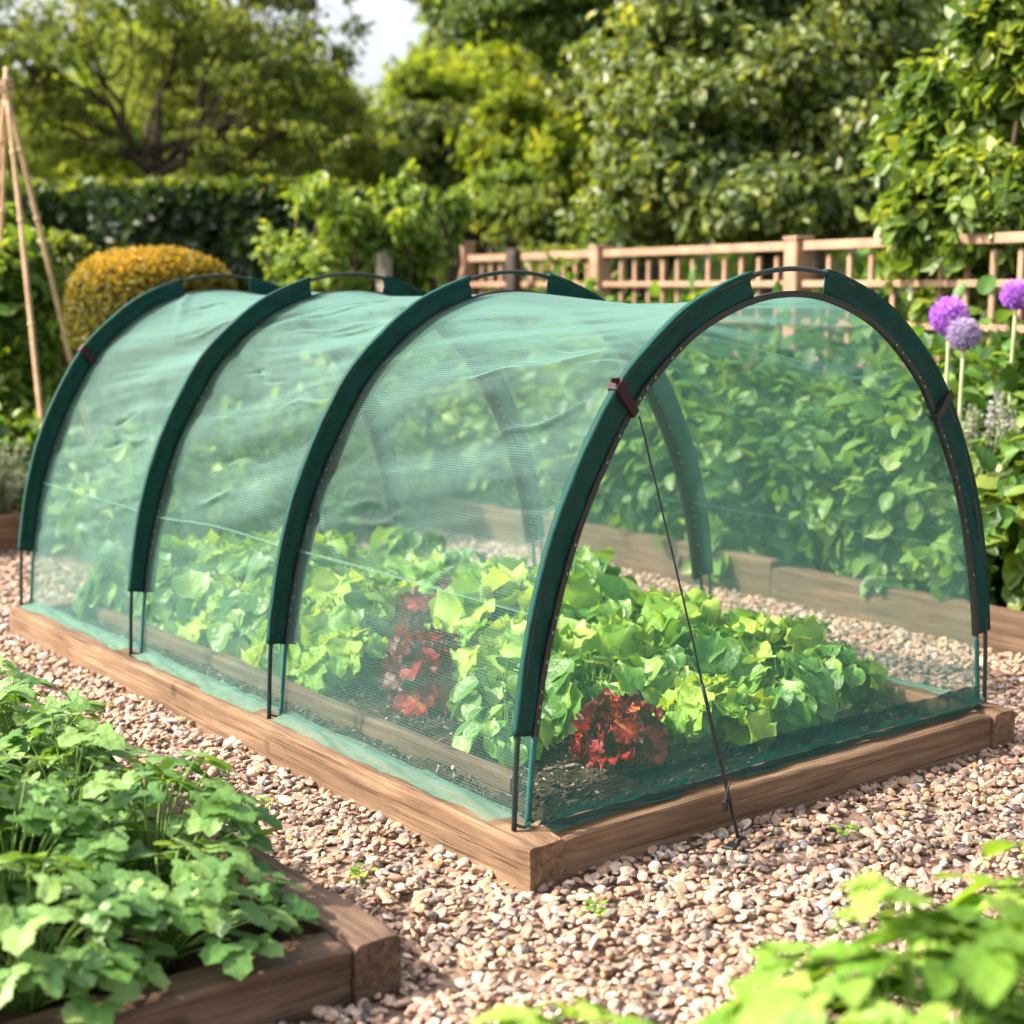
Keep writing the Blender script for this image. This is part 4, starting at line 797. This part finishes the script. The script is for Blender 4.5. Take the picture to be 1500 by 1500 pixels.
def bushat(name, x, y, D, rx, ry, n, size, mat, label, cat='shrub', group=None, up=.5, shell=.45, spread=.26, lobes=None, seed=0, wide=.55, base_z=0, sub=6, jit=.38):
    """shrub: overlapping lobes on short stems, down to the ground"""
    r_ = np.random.default_rng(seed+500); c = at(x, y, D); k = D/F; rx_, ry_ = rx*k, ry*k
    ls = [(c, np.array([rx_, rx_, ry_])*(.8 if sub < 11 else .6))]
    for i in range(sub):
        d = rdir(1, r_)[0]; ls.append((c+d*np.array([rx_, rx_, ry_])*(.62 if sub < 11 else r_.uniform(.55, 1.05)), np.array([rx_, rx_, ry_])*r_.uniform(.28, jit+.12)))
    o = empty(name, (c[0], c[1], base_z), label, cat, group); m = MB()
    for i in range(6): e = ls[i % len(ls)][0]; m.tube(wig((c[0]+r_.normal(0, .05), c[1]+r_.normal(0, .05), base_z), e, 7, .25, r_), np.linspace(.022, .008, 7), 5)
    m.build('stems', M['bark'], o, True); V, Fi, T = clumped(ls, n, size, r_, spread, shell, up, wide=wide); link('foliage', mesh_np(name, V, Fi, False, T), M[mat], o); return o
bushat('bean_vine', 15, 450, 6.9, 80, 150, 3000, .085, 'shrub', 'leafy bean vine climbing the bamboo cane wigwam', 'climber', seed=1)
bushat('low_shrub', 90, 440, 7.4, 60, 110, 2000, .06, 'mid', 'small green shrub between the cane wigwam and golden topiary', seed=2)
bushat('low_shrub', 30, 590, 7.0, 90, 70, 3200, .05, 'shrub', 'low green shrub behind the lavender planter at the left edge', seed=3)
for i, (x, y) in enumerate([(.47, 3.93), (.3, 3.95), (.5, 4.2), (.4, 4.5), (.12, 4.1), (-.25, 4.0), (-.55, 4.1), (-.9, 4.0)]):
    o = empty('lavender', (x, y, .11), 'grey green lavender clump growing in the low timber planter', 'plant', 'lavender clumps in the planter'); m = MB(); parts = []
    for k in range(70):
        az, el = r.uniform(0, 6.28), r.uniform(.75, 1.5); L_ = r.uniform(.18, .34); d = np.array([math.cos(az)*math.cos(el), math.sin(az)*math.cos(el), math.sin(el)]); b = np.array([x, y, .11]); m.tube([b, b+d*L_*.6, b+d*L_], .0016, 3); n = 22
        parts.append(batch(b+d*L_*(r.random((n, 1))**.6), norm(d+r.normal(0, .6, (n, 3))), rdir(n, r), r.uniform(.015, .035, n), tmpl_fold(.25), r.random(n)))
    V, Fi, T = join(parts); m.build('stems', M['stem'], o); link('foliage', mesh_np('lavender', V, Fi, False, T), M['lav'], o)
# clipped dome
def surface_leaves(P, Nn, size, r, tint, wide=.55, lay=.5):
    n = len(P); nn = norm(Nn+r.normal(size=(n, 3))*.55); ax = norm(np.cross(nn, r.normal(size=(n, 3)))+Nn*lay); return batch(P, ax, nn, size*r.uniform(.6, 1.3, n), tmpl_fold(wide), tint)
c = at(226, 462, 6.2); k = 6.2/F; rx, rz = 114*k, 92*k; n = 16000; d = rdir(n, r); d[:, 2] = np.where(d[:, 2] < -.45, -d[:, 2], d[:, 2]); sup = np.sign(d)*np.abs(d)**.8; sup /= np.linalg.norm(np.abs(d)**.8, axis=1, keepdims=True)**1
sup = d/np.power(np.sum(np.abs(d)**2.7, axis=1, keepdims=True), 1/2.7); P = c+sup*np.array([rx, rx, rz])*(r.uniform(.9, 1.02, (n, 1))+.02*vnoise(d[:, :1]*6+9, d[:, 2:]*6+9, 3))
o = empty('topiary', (c[0], c[1], 0), 'clipped golden orange rounded topiary bush behind the left end of the tunnel', 'topiary'); m = MB(); m.tube([(c[0], c[1], 0), (c[0], c[1], c[2])], .05, 8); m.build('trunk', M['bark'], o, True)
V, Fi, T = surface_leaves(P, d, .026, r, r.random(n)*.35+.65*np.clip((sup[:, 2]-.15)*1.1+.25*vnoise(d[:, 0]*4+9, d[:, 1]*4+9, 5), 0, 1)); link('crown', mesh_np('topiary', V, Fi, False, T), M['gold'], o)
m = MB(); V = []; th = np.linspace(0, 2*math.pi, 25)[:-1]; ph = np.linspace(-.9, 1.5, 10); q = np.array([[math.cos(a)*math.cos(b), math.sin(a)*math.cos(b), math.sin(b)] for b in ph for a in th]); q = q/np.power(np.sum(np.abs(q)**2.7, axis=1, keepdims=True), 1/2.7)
m.add(c+q*np.array([rx, rx, rz])*.86, [(i*24+j, i*24+(j+1) % 24, (i+1)*24+(j+1) % 24, (i+1)*24+j) for i in range(9) for j in range(24)], .1); m.build('inner_core', M['hedge'], o)  # plain closed core in dark leaf colour filling the dome
for x, y, D, rx, ry, mt, lb in [(745, 200, 10.4, 75, 85, 'yellow', 'sunlit yellow green bush in the middle, above the olive tinted shrub'), (850, 225, 9.9, 85, 85, 'yellow', 'bright yellow green bush against the left flank of the big laurel'), (560, 260, 11.5, 70, 70, 'yellow', 'yellow green bush below the sky gap, right of the hedge'), (745, 285, 10.0, 95, 45, 'shrub', 'green bush just above the olive tinted shrub')]:
    bushat('tall_bush', x, y, D, rx, ry, 3400, .07, mt, lb, seed=int(x), shell=.35, spread=.25, sub=9, jit=.3)
# long hedge
ha, hb = at(-60, 330, 9.2), at(455, 330, 8.6); hd = norm((hb-ha)*[1, 1, 0]); hn = np.array([-hd[1], hd[0], 0]); HL = np.linalg.norm((hb-ha)[:2]); HT = at(240, 285, 8.9)[2]; n = 74000
u = r.uniform(-4.5, HL, n); face = r.random(n); q = np.zeros((n, 3)); Nn = np.zeros((n, 3)); top = face < .36; zz = r.random(n)*HT; wob = .10*vnoise(u*2.2+30, zz*2.2+9, 12)+.05*vnoise(u*6+30, zz*6+9, 13)
dep = np.where(top, r.uniform(0, .9, n), wob*1.0-.02+.06*r.random(n)); z = np.where(top, HT+.07*vnoise(u*3+20, dep*3, 14)+.05*r.random(n)-.03, zz)
end = face > .93; dep = np.where(end, r.uniform(0, .9, n), dep); u = np.where(end, HL+.08*r.normal(size=n), u)
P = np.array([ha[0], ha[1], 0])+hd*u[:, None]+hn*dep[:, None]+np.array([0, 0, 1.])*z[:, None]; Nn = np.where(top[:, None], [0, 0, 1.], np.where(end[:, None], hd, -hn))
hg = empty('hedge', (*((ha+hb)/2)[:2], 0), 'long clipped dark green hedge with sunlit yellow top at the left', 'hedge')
V, Fi, T = surface_leaves(P, Nn, .085, r, np.clip(r.random(n)*.55+np.where(top, .4, .12*vnoise(u*4, zz*4, 15)), 0, 1), .6, .1); link('foliage', mesh_np('hedge', V, Fi, False, T), M['hedge'], hg)  # top leaves tinted yellower: the sunlight on the hedge top is put into the colour
m = MB(); cc = (np.array([ha[0], ha[1], 0])+np.array([hb[0], hb[1], 0]))/2+hn*.46; cc = cc-hd*2.2; m.box((cc[0], cc[1], HT/2-.04), (HL+4.3, .66, HT-.12), math.atan2(hd[1], hd[0]), .1, .05); m.build('inner_core', M['hedge'], hg)  # solid core box in dark leaf colour filling the hedge

# ------------------------------------------------------------------ shrubs and trees
bushat('loose_shrub', 470, 370, 7.4, 95, 95, 2300, .055, 'shrub', 'loose bright green shrub behind the second hoop, right of the hedge', seed=4, shell=.2, spread=.34, sub=16, jit=.16)
bushat('loose_shrub', 606, 345, 7.4, 62, 95, 1800, .055, 'shrub', 'upright bright green shrub left of the trellis end post', seed=5, shell=.2, spread=.34, sub=16, jit=.16)
bushat('pale_shrub', 770, 318, 9.6, 75, 50, 1800, .055, 'pine', 'olive tinted shrub just above the left end of the trellis', seed=6, shell=.3)
bushat('loose_shrub', 835, 400, 8.8, 90, 55, 1600, .06, 'mid', 'green shrub showing between the trellis slats', seed=7)
bushat('dark_shrub', 930, 330, 9.4, 120, 60, 2600, .07, 'dark', 'dark green shrub low between the trellis and big laurel', seed=8)
bushat('climbing_shrub', 1425, 215, 5.6, 125, 175, 6200, .08, 'climber', 'large leaved climbing shrub filling the upper right corner', seed=9, shell=.5, wide=.62)
bushat('climbing_shrub', 1425, 345, 5.4, 125, 150, 4300, .066, 'climber', 'leafy climber spilling over the trellis behind the alliums', seed=10, shell=.3, wide=.62)
bushat('climbing_shrub', 1500, 60, 5.3, 100, 140, 3000, .08, 'climber', 'overhanging leafy climber at the top right edge', seed=12, shell=.5, wide=.62, base_z=0)

b = at(228, 300, 10.5); f = at(228, 185, 10.5)
tree('spreading_tree', (b[0], b[1], 0), f, [lob(*a) for a in [(60, 90, 10.2, 130, 90), (160, -20, 10.6, 120, 80), (300, 10, 10.8, 130, 80), (250, 110, 11.2, 120, 60), (390, 90, 10.6, 120, 70), (462, 40, 10.9, 70, 90), (380, 190, 10.4, 110, 60), (90, 190, 10.3, 110, 55), (470, 180, 10.8, 80, 70), (-60, 20, 10.2, 110, 120), (400, -70, 10.8, 120, 80)]],
     'pine', 17000, .058, 'wide airy tree with dark forked branches behind the hedge', tr=.05, seed=1, twigs=9, spread=.17, shell=.3, wide=.42, amp=.5)
b = at(300, 300, 10.9); tree('spreading_tree', (b[0], b[1], 0), at(310, 190, 10.9), [lob(*a) for a in [(400, 130, 11, 90, 60), (300, 60, 11.2, 90, 60), (360, 250, 11, 110, 45), (470, 260, 10.8, 90, 50)]], 'pine', 5000, .058, 'slim leaning tree just right of the wide airy tree', tr=.035, seed=2, twigs=6, shell=.3, wide=.42)
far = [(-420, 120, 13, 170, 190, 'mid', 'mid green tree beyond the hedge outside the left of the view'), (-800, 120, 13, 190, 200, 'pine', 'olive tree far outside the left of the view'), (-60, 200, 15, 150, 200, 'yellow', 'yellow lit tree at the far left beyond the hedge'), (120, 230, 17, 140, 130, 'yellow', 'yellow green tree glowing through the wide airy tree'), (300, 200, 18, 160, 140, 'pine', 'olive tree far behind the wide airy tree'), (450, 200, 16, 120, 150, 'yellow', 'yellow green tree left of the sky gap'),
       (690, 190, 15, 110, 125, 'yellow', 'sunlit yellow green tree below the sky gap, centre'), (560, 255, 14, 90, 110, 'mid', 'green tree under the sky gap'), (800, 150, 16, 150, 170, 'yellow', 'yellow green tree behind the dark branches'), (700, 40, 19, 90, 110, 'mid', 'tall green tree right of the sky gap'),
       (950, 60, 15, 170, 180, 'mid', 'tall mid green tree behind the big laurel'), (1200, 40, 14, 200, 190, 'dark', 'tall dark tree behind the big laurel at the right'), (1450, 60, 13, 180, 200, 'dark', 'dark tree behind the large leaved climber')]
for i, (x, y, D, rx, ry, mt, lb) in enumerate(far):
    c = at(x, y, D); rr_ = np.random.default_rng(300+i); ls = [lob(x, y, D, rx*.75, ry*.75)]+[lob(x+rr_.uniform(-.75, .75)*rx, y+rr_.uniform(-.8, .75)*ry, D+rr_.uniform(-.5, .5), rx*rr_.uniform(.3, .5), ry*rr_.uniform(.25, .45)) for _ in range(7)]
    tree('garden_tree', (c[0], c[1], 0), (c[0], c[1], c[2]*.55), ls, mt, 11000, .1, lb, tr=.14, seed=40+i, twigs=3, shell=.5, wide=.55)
b = at(652, 230, 11); tree('round_tree', (b[0], b[1], 0), at(655, 270, 11), [lob(*a) for a in [(650, 215, 11, 62, 50), (610, 240, 11, 45, 38), (695, 240, 11, 50, 40), (640, 180, 11, 45, 30)]], 'mid', 4500, .07, 'small round headed dark tree standing before the yellow trees', tr=.06, seed=3, shell=.5)
b = at(960, 330, 10.6); tree('branching_tree', (b[0], b[1], 0), at(930, 110, 10.4), [lob(*a) for a in [(760, 10, 9.6, 110, 60), (880, -40, 10, 140, 90), (700, -60, 9.6, 100, 70), (860, 70, 10.2, 80, 50), (960, 60, 10.2, 110, 90)]], 'dark', 12000, .075, 'dark tree with bare forked limbs overhead, right of the sky gap', tr=.06, seed=4, twigs=7, shell=.35)
b = at(1130, 360, 8.0); tree('large_laurel', (b[0], b[1], 0), at(1130, 260, 8.0), [lob(*a) for a in [(1000, 200, 7.8, 120, 110), (1130, 120, 8.0, 130, 110), (1230, 220, 7.9, 110, 110), (1100, 290, 7.7, 130, 60), (960, 280, 7.8, 80, 60), (1050, 30, 8.2, 130, 90), (1240, 50, 8.2, 130, 100), (1150, -70, 8.3, 160, 90), (1280, 310, 7.8, 80, 50), (940, 100, 8.2, 90, 70)]],
     'mid', 44000, .066, 'big bushy tree with glossy olive leaves behind the trellis', tr=.10, seed=5, twigs=4, shell=.55, wide=.58)
n = 26000; az = r.uniform(-.25, 1.6, n); rad = r.uniform(24, 30, n); h_ = 2.6+2.2*vnoise(az*9+20, rad*.05, 90); skip = (az > .50) & (az < .60); P = np.stack([CAM[0]+rad*np.sin(az), CAM[1]+rad*np.cos(az), r.random(n)**.8*np.where(skip, 3.2, h_+1.6)], 1)
V, Fi, T = batch(P, rdir(n, r), norm(rdir(n, r)+[0, 0, .5]), r.uniform(.2, .42, n), tmpl_fold(.6), np.clip(.5*r.random(n)+.2+.25*vnoise(az*30, P[:, 2], 91), 0, 1))
tag(link('woods', mesh_np('woods', V, Fi, False, T), M['shrub']), 'soft mass of far trees closing off the garden', kind='stuff')
